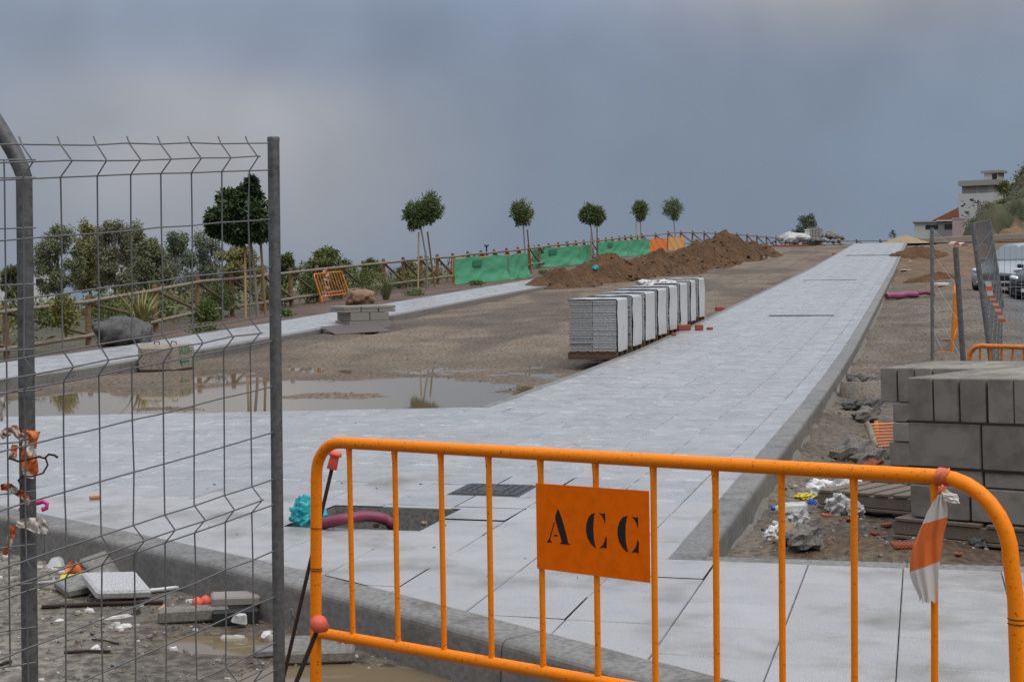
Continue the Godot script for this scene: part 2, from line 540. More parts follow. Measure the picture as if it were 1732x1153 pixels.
	mk("mud", Color(0.225, 0.112, 0.04), 0.95, {"tex": "dirt", "scale": 0.45, "bump": "dirt", "cm": 9.0, "vc": true, "over": "patch", "over_scale": 0.2})
	mk("boulder", Color(0.15, 0.145, 0.14), 0.85, {"tex": "dirt", "scale": 0.8, "bump": "grit", "cm": 0.8})
	mk("rock", Color(0.3, 0.275, 0.24), 0.9, {"tex": "dirt", "scale": 1.5, "bump": "grit", "cm": 0.8})
	mk("rock_warm", Color(0.44, 0.28, 0.17), 0.9, {"tex": "dirt", "scale": 1.5, "bump": "grit", "cm": 0.8})
	mk("brick", Color(0.4, 0.095, 0.045), 0.85, {"tex": "conc", "scale": 4.0})
	mk("brick_in", Color(0.05, 0.02, 0.015), 0.9)
	mk("terracotta", Color(0.55, 0.2, 0.085), 0.85, {"tex": "conc", "scale": 3.0})
	mk("plastic_white", Color(0.66, 0.66, 0.66), 0.35, {"back": Color(0.3, 0.3, 0.3)})
	mk("plastic_grey", Color(0.42, 0.42, 0.41), 0.35, {"back": Color(0.25, 0.25, 0.25)})
	mk("wrap", Color(0.55, 0.555, 0.56), 0.25, {"back": Color(0.3, 0.3, 0.3)})
	mk("tile_stack", Color(0.46, 0.465, 0.475), 0.85, {"tex": "conc", "scale": 1.0})
	mk("tile_stack2", Color(0.38, 0.385, 0.395), 0.85, {"tex": "conc", "scale": 1.0})
	mk("tape", Color(1, 1, 1), 0.45, {"vc": true, "back": Color(0.25, 0.22, 0.2)})
	mk("painted", Color(1, 1, 1), 0.5, {"vc": true})
	mk("painted_dull", Color(1, 1, 1), 0.9, {"vc": true})
	mk("teal", Color(0.015, 0.32, 0.36), 0.4, {"back": Color(0.05, 0.2, 0.2)})
	mk("hose", Color(0.21, 0.035, 0.075), 0.5)
	mk("pipe_purple", Color(0.24, 0.06, 0.13), 0.55)
	mk("orange_plastic", Color(0.75, 0.21, 0.05), 0.45)
	mk("yellow_plastic", Color(0.6, 0.5, 0.03), 0.4)
	mk("blue_plastic", Color(0.03, 0.11, 0.5), 0.4)
	mk("pink", Color(0.75, 0.05, 0.28), 0.5)
	mk("clear", Color(0.85, 0.88, 0.9), 0.08, {"alpha": 0.35})
	mk("foam_orange", Color(0.62, 0.33, 0.13), 0.9)
	mk("card", Color(0.4, 0.29, 0.18), 0.9, {"tex": "conc", "scale": 3.0})
	mk("black_rubber", Color(0.012, 0.012, 0.012), 0.7)
	mk("can", Color(0.42, 0.46, 0.03), 0.25, {"metal": 0.5})
	mk("can_end", Color(0.6, 0.6, 0.6), 0.25, {"metal": 0.9})
	mk("plaster", Color(0.76, 0.755, 0.74), 0.9, {"tex": "conc", "scale": 0.4})
	mk("plaster_dull", Color(0.47, 0.44, 0.4), 0.9, {"tex": "conc", "scale": 0.4})
	mk("plaster_grey", Color(0.36, 0.35, 0.33), 0.9, {"tex": "conc", "scale": 0.4})
	mk("plaster_pink", Color(0.66, 0.5, 0.5), 0.9, {"tex": "conc", "scale": 0.4})
	mk("roof_tile", Color(0.4, 0.16, 0.08), 0.9, {"tex": "conc", "scale": 1.0})
	mk("dark_pane", Color(0.02, 0.022, 0.025), 0.1)
	mk("car_paint", Color(0.33, 0.345, 0.36), 0.25, {"metal": 0.5})
	mk("car_dark", Color(0.012, 0.013, 0.015), 0.22)
	mk("car_glass", Color(0.12, 0.15, 0.16), 0.06)
	mk("lamp_glass", Color(0.55, 0.57, 0.6), 0.12, {"metal": 0.3})
	mk("rim_metal", Color(0.4, 0.4, 0.41), 0.35, {"metal": 0.7})
	mk("sand", Color(0.4, 0.3, 0.18), 0.95, {"tex": "conc", "scale": 1.5, "bump": "grit", "cm": 0.8})
	mk("green_paint", Color(0.02, 0.16, 0.1), 0.7)
	mk("asphalt", Color(0.13, 0.13, 0.132), 0.85, {"tex": "speck", "scale": 0.6, "bump": "grit", "cm": 0.5})

# ------------------------------------------------------------------ sky
func sky_color(az: float, el: float, dir: Vector3) -> Color:
	var low := Color(0.185, 0.232, 0.305)
	var pale := Color(0.315, 0.325, 0.35)
	var top := Color(0.275, 0.272, 0.295)
	var n := n3.get_noise_3dv(dir * 150.0) + 0.5 * n3.get_noise_3dv(dir * 420.0 + Vector3(50, 0, 0)) + 0.2 * n3.get_noise_3dv(dir * 1300.0)
	var w := exp(-((az + 27.0) / 8.5) ** 2 - ((el - 4.2) / 4.6) ** 2)
	var c := low.lerp(pale, clampf(w * (1.0 + n * 0.6), 0.0, 1.0))
	var w2 := exp(-((az + 3.0) / 8.0) ** 2 - ((el - 10.5) / 2.2) ** 2)
	c = c.lerp(top, clampf(w2 * (0.8 + n), 0.0, 1.0))
	c = c.lerp(Color(0.16, 0.2, 0.28), 0.55 * clampf(exp(-((az + 20.0) / 13.0) ** 2 - ((el - 9.0) / 1.9) ** 2) * (1.0 + 1.5 * n), 0.0, 1.0))
	# away from the storm bank ahead the overcast is an even grey, brighter towards the zenith
	var up := clampf(sin(deg_to_rad(maxf(el, 0.0))), 0.0, 1.0)
	var grey := Color(0.27, 0.285, 0.315)
	var ahead := exp(-((az + 15.0) / 70.0) ** 2) * (1.0 - smoothstep(8.0, 40.0, el))
	c = grey.lerp(c, clampf(ahead * 1.05, 0.0, 1.0))
	var k := 1.0 + 4.2 * maxf(0.0, up - 0.16)
	c = c * k
	c = c * (1.0 + n * lerpf(0.14, 0.6, clampf((el - 2.0) / 9.0, 0.0, 1.0)))
	c.a = 1.0
	return c

func make_sky() -> Sky:
	var w := 1024
	var h := 512
	var data := PackedFloat32Array()
	data.resize(w * h * 3)
	var at := 0
	for y in h:
		var th := (y + 0.5) / h * PI
		var el := 90.0 - rad_to_deg(th)
		for x in w:
			var a := wrapf((x + 0.5) / w * TAU, -PI, PI)   # column 0 looks along -z
			var c := Color(0.12, 0.12, 0.125)
			if el > -1.0:
				c = sky_color(rad_to_deg(a), el, Vector3(sin(a) * sin(th), cos(th), -cos(a) * sin(th)))
			data[at] = c.r
			data[at + 1] = c.g
			data[at + 2] = c.b
			at += 3
	var im := Image.create_from_data(w, h, false, Image.FORMAT_RGBF, data.to_byte_array())
	var m := PanoramaSkyMaterial.new()
	m.panorama = ImageTexture.create_from_image(im)
	var s := Sky.new()
	s.sky_material = m
	return s

func _ready() -> void:
	rng.seed = 20240611
	for q in [[n1, 11, 3], [n2, 12, 2], [n3, 13, 4]]:
		q[0].seed = q[1]
		q[0].frequency = 0.01
		q[0].noise_type = FastNoiseLite.TYPE_SIMPLEX_SMOOTH
		q[0].fractal_type = FastNoiseLite.FRACTAL_FBM
		q[0].fractal_octaves = q[2]
	# camera
	var yaw := deg_to_rad(15.6)
	var pitch := atan((CY - HORIZON) / F)
	var roll := deg_to_rad(0.76)
	lens_basis = Basis(Vector3.UP, yaw) * Basis(Vector3.RIGHT, -pitch) * Basis(Vector3.BACK, -roll)
	var cam := Camera3D.new()
	cam.name = "camera"
	cam.fov = rad_to_deg(2.0 * atan(CY / F))
	cam.near = 0.1
	cam.far = 20000.0
	cam.transform = Transform3D(lens_basis, EYE)
	add_child(cam)
	cam.current = true
	# sky, air and the veiled sun
	var e := Environment.new()
	e.background_mode = Environment.BG_SKY
	e.sky = make_sky()
	e.tonemap_mode = Environment.TONE_MAPPER_LINEAR
	e.tonemap_exposure = 1.12
	e.sdfgi_enabled = true
	e.ssao_enabled = true
	e.ssil_enabled = true
	var we := WorldEnvironment.new()
	we.name = "environment"
	we.environment = e
	add_child(we)
	var sun := DirectionalLight3D.new()
	sun.name = "sun"
	sun.light_color = Color(1.0, 0.98, 0.95)
	sun.light_energy = 0.5
	sun.light_angular_distance = 40.0
	sun.shadow_enabled = true
	add_child(sun)
	sun.look_at_from_position(Vector3(7, 14, 4), Vector3.ZERO)
	make_materials()
	build_terrain()
	build_pavement()
	build_kerbs()
	build_far()
	build_shade_building()
	build_wooden_fence()
	build_trees()
	build_plants()
	build_site()
	build_right()
	build_near()
	build_front_fences()
	build_barrier()

# ------------------------------------------------------------------ terrain
func ground_color(u: float, v: float) -> Color:
	var a := n1.get_noise_2d(u * 45.0 + 800.0, v * 45.0)
	var b := n2.get_noise_2d(u * 150.0, v * 150.0 + 77.0)
	var t := clampf(0.5 + a * 1.1 + b * 0.5, 0.0, 1.0)
	var c: Color
	if v < 14.9 and u < -1.12 or v < 7.5:
		c = Color(0.275, 0.235, 0.18).lerp(Color(0.36, 0.325, 0.275), t)
		var muddy := clampf(dip(u, v, -2.5, 5.9, 1.0, 0.6) + dip(u, v, -3.2, 6.4, 0.5, 0.3), 0.0, 1.0)
		c = c.lerp(Color(0.22, 0.165, 0.105), muddy * 0.8)
	elif u > -1.12:
		c = Color(0.215, 0.165, 0.11).lerp(Color(0.3, 0.245, 0.18), t)
		if v < 10.4:
			c = c.lerp(Color(0.17, 0.095, 0.045), clampf((1.0 - smoothstep(8.8, 10.4, v)) * (0.9 + a * 2.0), 0.0, 1.0) * smoothstep(-1.0, -0.6, u))
		c = c.lerp(Color(0.29, 0.17, 0.085), smoothstep(48.0, 56.0, v + a * 14.0) * (1.0 - smoothstep(98.0, 106.0, v)))
		c = c.lerp(Color(0.2, 0.2, 0.2), smoothstep(1.2, 2.2, u + a) * smoothstep(15.0, 20.0, v) * (1.0 - smoothstep(44.0, 52.0, v)))
	elif u > -12.8:
		c = Color(0.3, 0.212, 0.132).lerp(Color(0.355, 0.275, 0.195), t)
		var damp := smoothstep(0.02, 0.22, n1.get_noise_2d(u * 26.0 + 50.0, v * 9.0))
		for rut in [[-6.3, 0.0], [-7.9, 0.0], [-9.4, 2.0], [-11.0, 2.0]]:
			damp = maxf(damp, 0.8 * dip(u, 0, rut[0] + 0.35 * sin(v * 0.11 + rut[1]), 0, 0.16, 1) * smoothstep(-0.2, 0.1, b))
		c = c.lerp(Color(0.175, 0.128, 0.085), damp * 0.8)
		var silt := smoothstep(0.22, 0.07, ground(u, v))
		c = c.lerp(Color(0.25, 0.185, 0.12), silt * smoothstep(28.0, 24.0, v) * 0.8)
	elif u > -18.4:
		c = Color(0.19, 0.115, 0.075).lerp(Color(0.25, 0.165, 0.115), t)
	else:
		c = Color(0.12, 0.12, 0.055).lerp(Color(0.2, 0.17, 0.09), t)
	return c

func axis(parts: Array) -> Array:
	var out := []
	for p in parts:
		var x: float = p[0]
		while x < p[1] - 1e-4:
			out.append(x)
			x += p[2]
	out.append(parts[-1][1])
	return out

func height_mesh(us: Array, vs: Array, hf: Callable, cf: Callable) -> ArrayMesh:
	var a := us.size()
	var b := vs.size()
	var P := PackedVector3Array()
	var C := PackedColorArray()
	var N := PackedVector3Array()
	var I := PackedInt32Array()
	P.resize(a * b)
	C.resize(a * b)
	N.resize(a * b)
	for j in b:
		for i in a:
			P[j * a + i] = V(us[i], hf.call(us[i], vs[j]), vs[j])
			C[j * a + i] = cf.call(us[i], vs[j])
	for j in b:
		for i in a:
			var dx := P[j * a + mini(i + 1, a - 1)] - P[j * a + maxi(i - 1, 0)]
			var dz := P[mini(j + 1, b - 1) * a + i] - P[maxi(j - 1, 0) * a + i]
			var m := dx.cross(dz).normalized()
			N[j * a + i] = m if m.y > 0.0 else -m
	for j in b - 1:
		for i in a - 1:
			var q := j * a + i
			# clockwise seen from above
			I.append_array([q, q + a, q + 1, q + 1, q + a, q + a + 1])
	var arr := []
	arr.resize(Mesh.ARRAY_MAX)
	arr[Mesh.ARRAY_VERTEX] = P
	arr[Mesh.ARRAY_NORMAL] = N
	arr[Mesh.ARRAY_COLOR] = C
	arr[Mesh.ARRAY_INDEX] = I
	var m := ArrayMesh.new()
	m.add_surface_from_arrays(Mesh.PRIMITIVE_TRIANGLES, arr)
	return m

func hill_h(u: float, v: float) -> float:
	# the cut bank and the green slope above it, at the head of the street
	var s := smoothstep(2.4, 4.6, u + n1.get_noise_2d(u * 30.0, 5.0) * 0.6)
	var face := smoothstep(110.5, 117.0, v + n1.get_noise_2d(u * 60.0, v * 20.0) * 2.5 + n2.get_noise_2d(u * 260.0, v * 60.0) * 1.6)
	var base := walk_h(v) - 0.05
	var up := 2.5 + 0.012 * (v - 112.0)
	up += 1.35 * maxf(0.0, u - 0.0427 * v + 0.2) * smoothstep(112.0, 135.0, v)
	up += n1.get_noise_2d(u * 25.0, v * 25.0 + 40.0) * 0.6
	up += absf(n1.get_noise_2d(u * 70.0, v * 30.0 + 9.0)) * 0.6 * (1.0 - smoothstep(116.0, 124.0, v)) - n2.get_noise_2d(u * 200.0, v * 90.0) * 0.25
	var low := base - 0.06 * maxf(0.0, v - 114.0)
	return lerpf(low, base + maxf(0.0, up), s * face)

func build_terrain() -> void:
	var us := axis([[-18.6, -14.6, 0.3], [-14.6, -12.3, 0.2], [-12.3, -4.6, 0.13], [-4.6, -1.2, 0.34], [-1.2, 1.6, 0.09], [1.6, 6.0, 0.3], [6.0, 16.0, 1.0]])
	var vs := axis([[1.5, 4.4, 0.25], [4.4, 9.8, 0.075], [9.8, 14.8, 0.2], [14.8, 24.0, 0.1], [24.0, 40.0, 0.25], [40.0, 70.0, 0.6], [70.0, 124.0, 1.5]])
	# a finer strip for the near street, whose paving does not begin until the kerb
	us.append_array([])
	var o := structure(height_mesh(us, vs, ground, ground_color), "ground", M.ground)
	o.set_meta("label", "bare dirt of the unfinished street and verges")
	# hillside falling away behind the fence, down to the shore
	us = axis([[-420.0, -120.0, 20.0], [-120.0, -40.0, 4.0], [-40.0, -18.55, 0.9]])
	vs = axis([[-20.0, 20.0, 5.0], [20.0, 70.0, 1.5], [70.0, 130.0, 3.0], [130.0, 420.0, 15.0]])
	structure(height_mesh(us, vs, beyond, func(u, v):
		var t := clampf(0.5 + n1.get_noise_2d(u * 12.0, v * 12.0) * 1.2, 0.0, 1.0)
		return Color(0.075, 0.085, 0.035).lerp(Color(0.17, 0.14, 0.07), t)), "hillside", M.ground)
	# the cut slope at the head of the street
	us = axis([[-17.0, -4.0, 1.0], [-4.0, 16.0, 0.4], [16.0, 60.0, 4.0]])
	vs = axis([[105.0, 120.0, 0.4], [120.0, 160.0, 1.5], [160.0, 330.0, 8.0]])
	structure(height_mesh(us, vs, hill_h, func(u, v):
		var t := clampf(0.5 + n1.get_noise_2d(u * 40.0, v * 40.0) * 1.3, 0.0, 1.0)
		var soil := Color(0.2, 0.1, 0.045).lerp(Color(0.34, 0.21, 0.11), t)
		var green := Color(0.065, 0.085, 0.025).lerp(Color(0.14, 0.125, 0.05), t)
		return soil.lerp(green, smoothstep(112.6, 114.2, v + 2.0 * n1.get_noise_2d(u * 80.0, v * 80.0)))), "cut_slope", M.ground)
	# sea
	var s := MB.new()
	s.quad(V(-9000, -75, -2000), V(9000, -75, -2000), V(9000, -75, 12000), V(-9000, -75, 12000))
	structure(s, "sea", M.sea)
	# standing water
	s = MB.new()
	s.quad(V(-12.55, WATER_H, 14.0), V(-4.6, WATER_H, 14.0), V(-4.6, WATER_H, 25.0), V(-12.55, WATER_H, 25.0))
	var p := structure(s, "puddle_on_the_roadway", M.muddy_water)
	p.name = "puddle"
	taken["puddle"] = 0
	for q in [[-3.12, 6.12, 0.36, 0.17, -0.019], [-2.3, 5.6, 0.75, 0.36, -0.022], [-0.62, 14.8, 0.3, 2.2, walk_h(14.8) - 0.262]]:
		s = MB.new()
		for i in 24:
			var a := TAU * i / 24
			var b := TAU * (i + 1) / 24
			s.tri(V(q[0], q[4], q[1]), V(q[0] + cos(a) * q[2], q[4], q[1] + sin(a) * q[3]), V(q[0] + cos(b) * q[2], q[4], q[1] + sin(b) * q[3]))
		structure(s, "puddle", M.muddy_water)
	# loose stones on the bare ground
	var stone := MB.new()
	stone.blob(Vector3.ZERO, Vector3(1, 0.7, 0.9), n1, 0.5, 1.2, 4)
	var sm := stone.mesh()
	for zone in [["gravel", "loose grey gravel strewn over the dirt before the kerb", 5200, 0], ["gravel", "gravel strewn over the muddy roadway", 3600, 1], ["gravel", "gravel and crumbs of rubble beside the pavement kerb", 5200, 2]]:
		var mm := MultiMesh.new()
		mm.transform_format = MultiMesh.TRANSFORM_3D
		mm.use_colors = true
		mm.mesh = sm
		var xf := []
		var cl := []
		while xf.size() < zone[2]:
			var u := 0.0
			var v := 0.0
			var r := 0.0
			if zone[3] == 0:
				u = rng.randf_range(-7.5, 0.5)
				v = kerb_v(u) - 0.25 - absf(rng.randfn(0.0, 1.4))
				r = 0.003 + 0.006 * rng.randf() ** 2 + (0.012 * rng.randf() if rng.randf() < 0.06 else 0.0)
			elif zone[3] == 1:
				v = 15.4 + 50.0 * rng.randf() ** 1.7
				u = rng.randf_range(-12.4, -4.7)
				r = 0.005 + 0.016 * rng.randf() ** 3
				if rng.randf() < 0.25:
					v = rng.randf_range(15.25, 15.75) - 0.22 * (-4.5 - u)
					u = rng.randf_range(-7.4, -4.8)
					v = 15.2 - 0.22 * (-4.5 - u) + rng.randf_range(0.05, 0.5)
					r = rng.randf_range(0.008, 0.02)
			else:
				v = 7.7 + 36.0 * rng.randf() ** 1.6
				u = rng.randf_range(-1.0, 2.2)
				r = 0.004 + 0.014 * rng.randf() ** 2.5
			var h := ground(u, v)
			if zone[3] == 1 and h < WATER_H - r * 0.6:
				if rng.randf() < 0.985:
					continue
			xf.append(Transform3D(Basis.from_euler(Vector3(rng.randf() * TAU, rng.randf() * TAU, 0)).scaled(Vector3.ONE * r), V(u, h + r * 0.2, v)))
			var k := rng.randf_range(0.6, 1.7)
			cl.append(Color(k, k * rng.randf_range(0.9, 1.0), k * rng.randf_range(0.78, 1.0)))
		mm.instance_count = xf.size()
		for i in xf.size():
			mm.set_instance_transform(i, xf[i])
			mm.set_instance_color(i, cl[i])
		var g := MultiMeshInstance3D.new()
		g.name = numbered(zone[0])
		g.multimesh = mm
		g.material_override = M.gravel
		add_child(g)
		meta(g, zone[1], "gravel", "", "stuff")

# ------------------------------------------------------------------ paving
const PITCH := 0.458
const PU := -1.47
const PV := 5.595
const WALK_L := -4.5
const WALK_R := -1.26

func tile_mesh(mb: MB, poly: PackedVector2Array, tilt: Vector3, bevel: float) -> void:
	# poly holds (u, v); tilt = (rise along u, rise along v, lift)
	var c := Vector2.ZERO
	for p in poly:
		c += p
	c /= poly.size()
	var top := func(p: Vector2, low: float) -> Vector3:
		return V(p.x, plaza_h(p.x, p.y) + tilt.x * (p.x - c.x) + tilt.y * (p.y - c.y) + tilt.z - low, p.y)
	var inner := poly
	if bevel > 0.0:
		var off := Geometry2D.offset_polygon(poly, -bevel)
		if off.size() == 1 and off[0].size() >= 3:
			inner = off[0]
	var t := Geometry2D.triangulate_polygon(inner)
	for i in range(0, t.size(), 3):
		mb.trin(top.call(inner[t[i]], 0.0), top.call(inner[t[i + 1]], 0.0), top.call(inner[t[i + 2]], 0.0), Vector3.UP, Vector3.UP, Vector3.UP)
	var k := poly.size()
	if inner.size() == k:
		# match the inner ring to the outer one
		var best := 0
		for s in k:
			if inner[s].distance_to(poly[0]) < inner[best].distance_to(poly[0]):
				best = s
		for i in k:
			var a: Vector3 = top.call(inner[(best + i) % k], 0.0)
			var b: Vector3 = top.call(inner[(best + i + 1) % k], 0.0)
			var d: Vector3 = top.call(poly[(i + 1) % k], bevel)
			var e: Vector3 = top.call(poly[i], bevel)
			if bevel > 0.0:
				mb.quad(a, b, d, e)
			mb.quad(e, d, top.call(poly[(i + 1) % k], 0.05), top.call(poly[i], 0.05))

func build_pavement() -> void:
	var root := Node3D.new()
	root.name = "pavement"
	root.set_meta("kind", "structure")
	root.set_meta("label", "wet light grey paving of the corner and the sidewalk uphill")
	add_child(root)
	var region := PackedVector2Array()
	for i in range(KERB_U.size() - 1, -1, -1):
		region.append(Vector2(KERB_U[i], KERB_V[i]))
	region.append_array([Vector2(-14, 13.1), Vector2(WALK_L, 15.2), Vector2(WALK_L, 16.587), Vector2(WALK_R, 16.587), Vector2(WALK_R, 7.42), Vector2(3.4, 7.5)])
	var pit := PackedVector2Array([Vector2(-3.62, 7.93), Vector2(-2.78, 7.93), Vector2(-2.78, 8.72), Vector2(-3.62, 8.72)])
	var lid := PackedVector2Array([Vector2(-3.05, 9.25), Vector2(-2.55, 9.25), Vector2(-2.55, 9.75), Vector2(-3.05, 9.75)])
	var cells := []
	for j in range(-7, 24):
		for i in range(-28, 11):
			var a := Vector2(PU + i * PITCH, PV + j * PITCH) + Vector2(0.0021, 0.0021)
			var b := a + Vector2(PITCH - 0.0042, PITCH - 0.0042)
			var r := PackedVector2Array([a, Vector2(b.x, a.y), b, Vector2(a.x, b.y)])
			for q in Geometry2D.intersect_polygons(r, region):
				var left := [q]
				for hole in [pit, lid]:
					var next := []
					for w in left:
						for z in Geometry2D.clip_polygons(w, hole):
							if not Geometry2D.is_polygon_clockwise(z) or true:
								next.append(z)
					left = next
				for w in left:
					var area := 0.0
					for s in w.size():
						area += w[s].cross(w[(s + 1) % w.size()])
					if absf(area) > 0.008:
						cells.append(w)
	# the sidewalk uphill
	var j2 := 24
	while PV + j2 * PITCH < 107.5:
		var v0 := maxf(PV + j2 * PITCH, 16.587) + 0.0025
		var v1 := PV + (j2 + 1) * PITCH - 0.0025
		for i in range(-7, 1):
			var u0 := maxf(PU + i * PITCH, WALK_L) + 0.0025
			var u1 := minf(PU + (i + 1) * PITCH, WALK_R) - 0.0025
			if u1 - u0 > 0.03 and v1 - v0 > 0.03:
				cells.append(PackedVector2Array([Vector2(u0, v0), Vector2(u1, v0), Vector2(u1, v1), Vector2(u0, v1)]))
		j2 += 1
	# strip left between the corner's grid and the sidewalk's
	for i in range(-7, 1):
		var u0 := maxf(PU + i * PITCH, WALK_L) + 0.0025
		var u1 := minf(PU + (i + 1) * PITCH, WALK_R) - 0.0025
	var ranked := []
	for w in cells:
		var c := Vector2.ZERO
		for p in w:
			c += p
		c /= w.size()
		var q := lens_basis.inverse() * (V(c.x, plaza_h(c.x, c.y), c.y) - EYE)
		var px := CX + F * q.x / -q.z if q.z < -0.5 else -9999.0
		var py := CY - F * q.y / -q.z if q.z < -0.5 else -9999.0
		var seen := px > -40 and px < 1772 and py < 1190 and q.z < -0.5
		ranked.append([-q.z if seen else 1000.0 - q.z, w])
	ranked.sort_custom(func(a, b): return a[0] < b[0])
	var rest := []
	for i in 5:
		rest.append(MB.new())
		rest[i].plan_uv = Vector4(PU, PV, PITCH * 8.0, PITCH * 8.0)
	for k in ranked.size():
		var kind := rng.randi_range(0, 4)
		var tilt := Vector3(rng.randfn(0.0, 0.0035), rng.randfn(0.0, 0.0035), rng.randfn(0.0, 0.0009))
		if k < 298:
			var mb := MB.new()
			mb.plan_uv = Vector4(PU, PV, PITCH * 8.0, PITCH * 8.0)
			tile_mesh(mb, ranked[k][1], tilt, 0.003)
			var cv := 0.0
			for p in ranked[k][1]:
				cv += p.y / ranked[k][1].size()
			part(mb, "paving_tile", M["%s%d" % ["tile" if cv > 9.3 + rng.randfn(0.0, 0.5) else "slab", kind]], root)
		else:
			tile_mesh(rest[kind], ranked[k][1], tilt, 0.003 if ranked[k][0] < 40.0 else 0.0)
	for i in 5:
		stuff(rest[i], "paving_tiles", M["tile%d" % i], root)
	# bedding under the slabs
	var bed := MB.new()
	for q in Geometry2D.clip_polygons(region, pit):
		var t := Geometry2D.triangulate_polygon(q)
		for i in range(0, t.size(), 3):
			var w := []
			for s in 3:
				var p: Vector2 = q[t[i + s]]
				w.append(V(p.x, plaza_h(p.x, p.y) - 0.03, p.y))
			bed.trin(w[0], w[1], w[2], Vector3.UP, Vector3.UP, Vector3.UP)
	# clip_polygons gives the hole as a second ring, so the pit is cut out by hand below
	bed = MB.new()
	for z in [[-14.0, 3.4, 2.9, 7.93], [-14.0, -3.62, 7.93, 8.72], [-2.78, WALK_R, 7.93, 8.72], [-14.0, WALK_R, 8.72, 16.587]]:
		for q in Geometry2D.intersect_polygons(PackedVector2Array([Vector2(z[0], z[2]), Vector2(z[1], z[2]), Vector2(z[1], z[3]), Vector2(z[0], z[3])]), region):
			var t := Geometry2D.triangulate_polygon(q)
			for i in range(0, t.size(), 3):
				var w := []
				for s in 3:
					var p: Vector2 = q[t[i + s]]
					w.append(V(p.x, plaza_h(p.x, p.y) - 0.022, p.y))
				bed.trin(w[0], w[1], w[2], Vector3.UP, Vector3.UP, Vector3.UP)
	var v := 16.587
	while v < 107.4:
		var b := minf(v + 1.0, 107.5)
		bed.quad(V(WALK_L, walk_h(v) - 0.022, v), V(WALK_R, walk_h(v) - 0.022, v), V(WALK_R, walk_h(b) - 0.022, b), V(WALK_L, walk_h(b) - 0.022, b))
		v = b
	part(bed, "bedding", M.bedding, root)
	# open pit in the paving
	var pm := MB.new()
	var a := V(-3.62, 0, 7.93)
	for w in [[-3.62, 7.93, -2.78, 7.93], [-2.78, 7.93, -2.78, 8.72], [-2.78, 8.72, -3.62, 8.72], [-3.62, 8.72, -3.62, 7.93]]:
		pm.quad(V(w[0], 0.197, w[1]), V(w[2], 0.197, w[3]), V(w[2], -0.12, w[3]), V(w[0], -0.12, w[1]))
	part(pm, "pit_wall", M.haunch, root)
	var rows := []
	for j in 16:
		var row := []
		for i in 16:
			var u := -3.62 + 0.84 * i / 15.0
			var vv := 7.93 + 0.79 * j / 15.0
			row.append(V(u, 0.055 + n1.get_noise_2d(u * 200.0, vv * 200.0) * 0.03 + n2.get_noise_2d(u * 900.0, vv * 900.0) * 0.012, vv))
		rows.append(row)
	var fm := MB.new()
	fm.grid_rows(rows)
	part(fm, "pit_floor", M.bedding, root)
	# manhole cover
	var mt := thing("manhole_cover", "black square iron cover set flush in the wet paving", "manhole cover", V(-2.8, walk_h(9.5), 9.5))
	var mb2 := MB.new()
	mb2.box(Vector3(0, -0.02, 0), Vector3(0.494, 0.046, 0.494), Basis(), 0.003)
	part(mb2, "frame", M.iron, mt)
	mb2 = MB.new()
	mb2.box(Vector3(0, 0.0, 0), Vector3(0.44, 0.02, 0.44), Basis(), 0.003)
	part(mb2, "lid", M.iron, mt)
	mb2 = MB.new()
	for i in 7:
		for j in 7:
			if i in [2, 3, 4] and j in [2, 3, 4]:
				continue
			mb2.box(Vector3((i - 3) * 0.055, 0.0115, (j - 3) * 0.055), Vector3(0.036, 0.004, 0.012), Basis(Vector3.UP, 0.0 if (i + j) % 2 else PI / 2))
	stuff(mb2, "tread", M.iron, mt)

# ------------------------------------------------------------------ kerbs
func kerb_stone(mb: MB, p0: Vector2, p1: Vector2, h0: float, h1: float, outward: Vector2, width: float, deep: float, r := 0.03) -> void:
	# p0, p1: inner top edge (u, v); outward: unit (u, v)
	var prof := [Vector2(0, -deep), Vector2(0, -0.004), Vector2(0.004, 0), Vector2(width - r, 0)]
	for i in 4:
		var a := PI / 2 * (1.0 - (i + 1) / 4.0)
		prof.append(Vector2(width - r + r * cos(a), -r + r * sin(a)))
	prof.append(Vector2(width + 0.015, -deep))
	var d := (p1 - p0).normalized() * 0.003
	var ends := [[p0 + d, h0], [p1 - d, h1]]
	var q := []
	for e in ends:
		var ring := []
		for p in prof:
			var w: Vector2 = e[0] + outward * p.x
			ring.append(V(w.x, e[1] + p.y, w.y))
		q.append(ring)
	var mid: Vector3 = (q[0][1] + q[1][-1]) * 0.5
	for i in prof.size() - 1:
		mb.out_poly([q[0][i], q[1][i], q[1][i + 1], q[0][i + 1]], mid)
	for s in 2:
		for i in range(1, prof.size() - 1):
			mb.out_poly([q[s][0], q[s][i], q[s][i + 1]], mid)

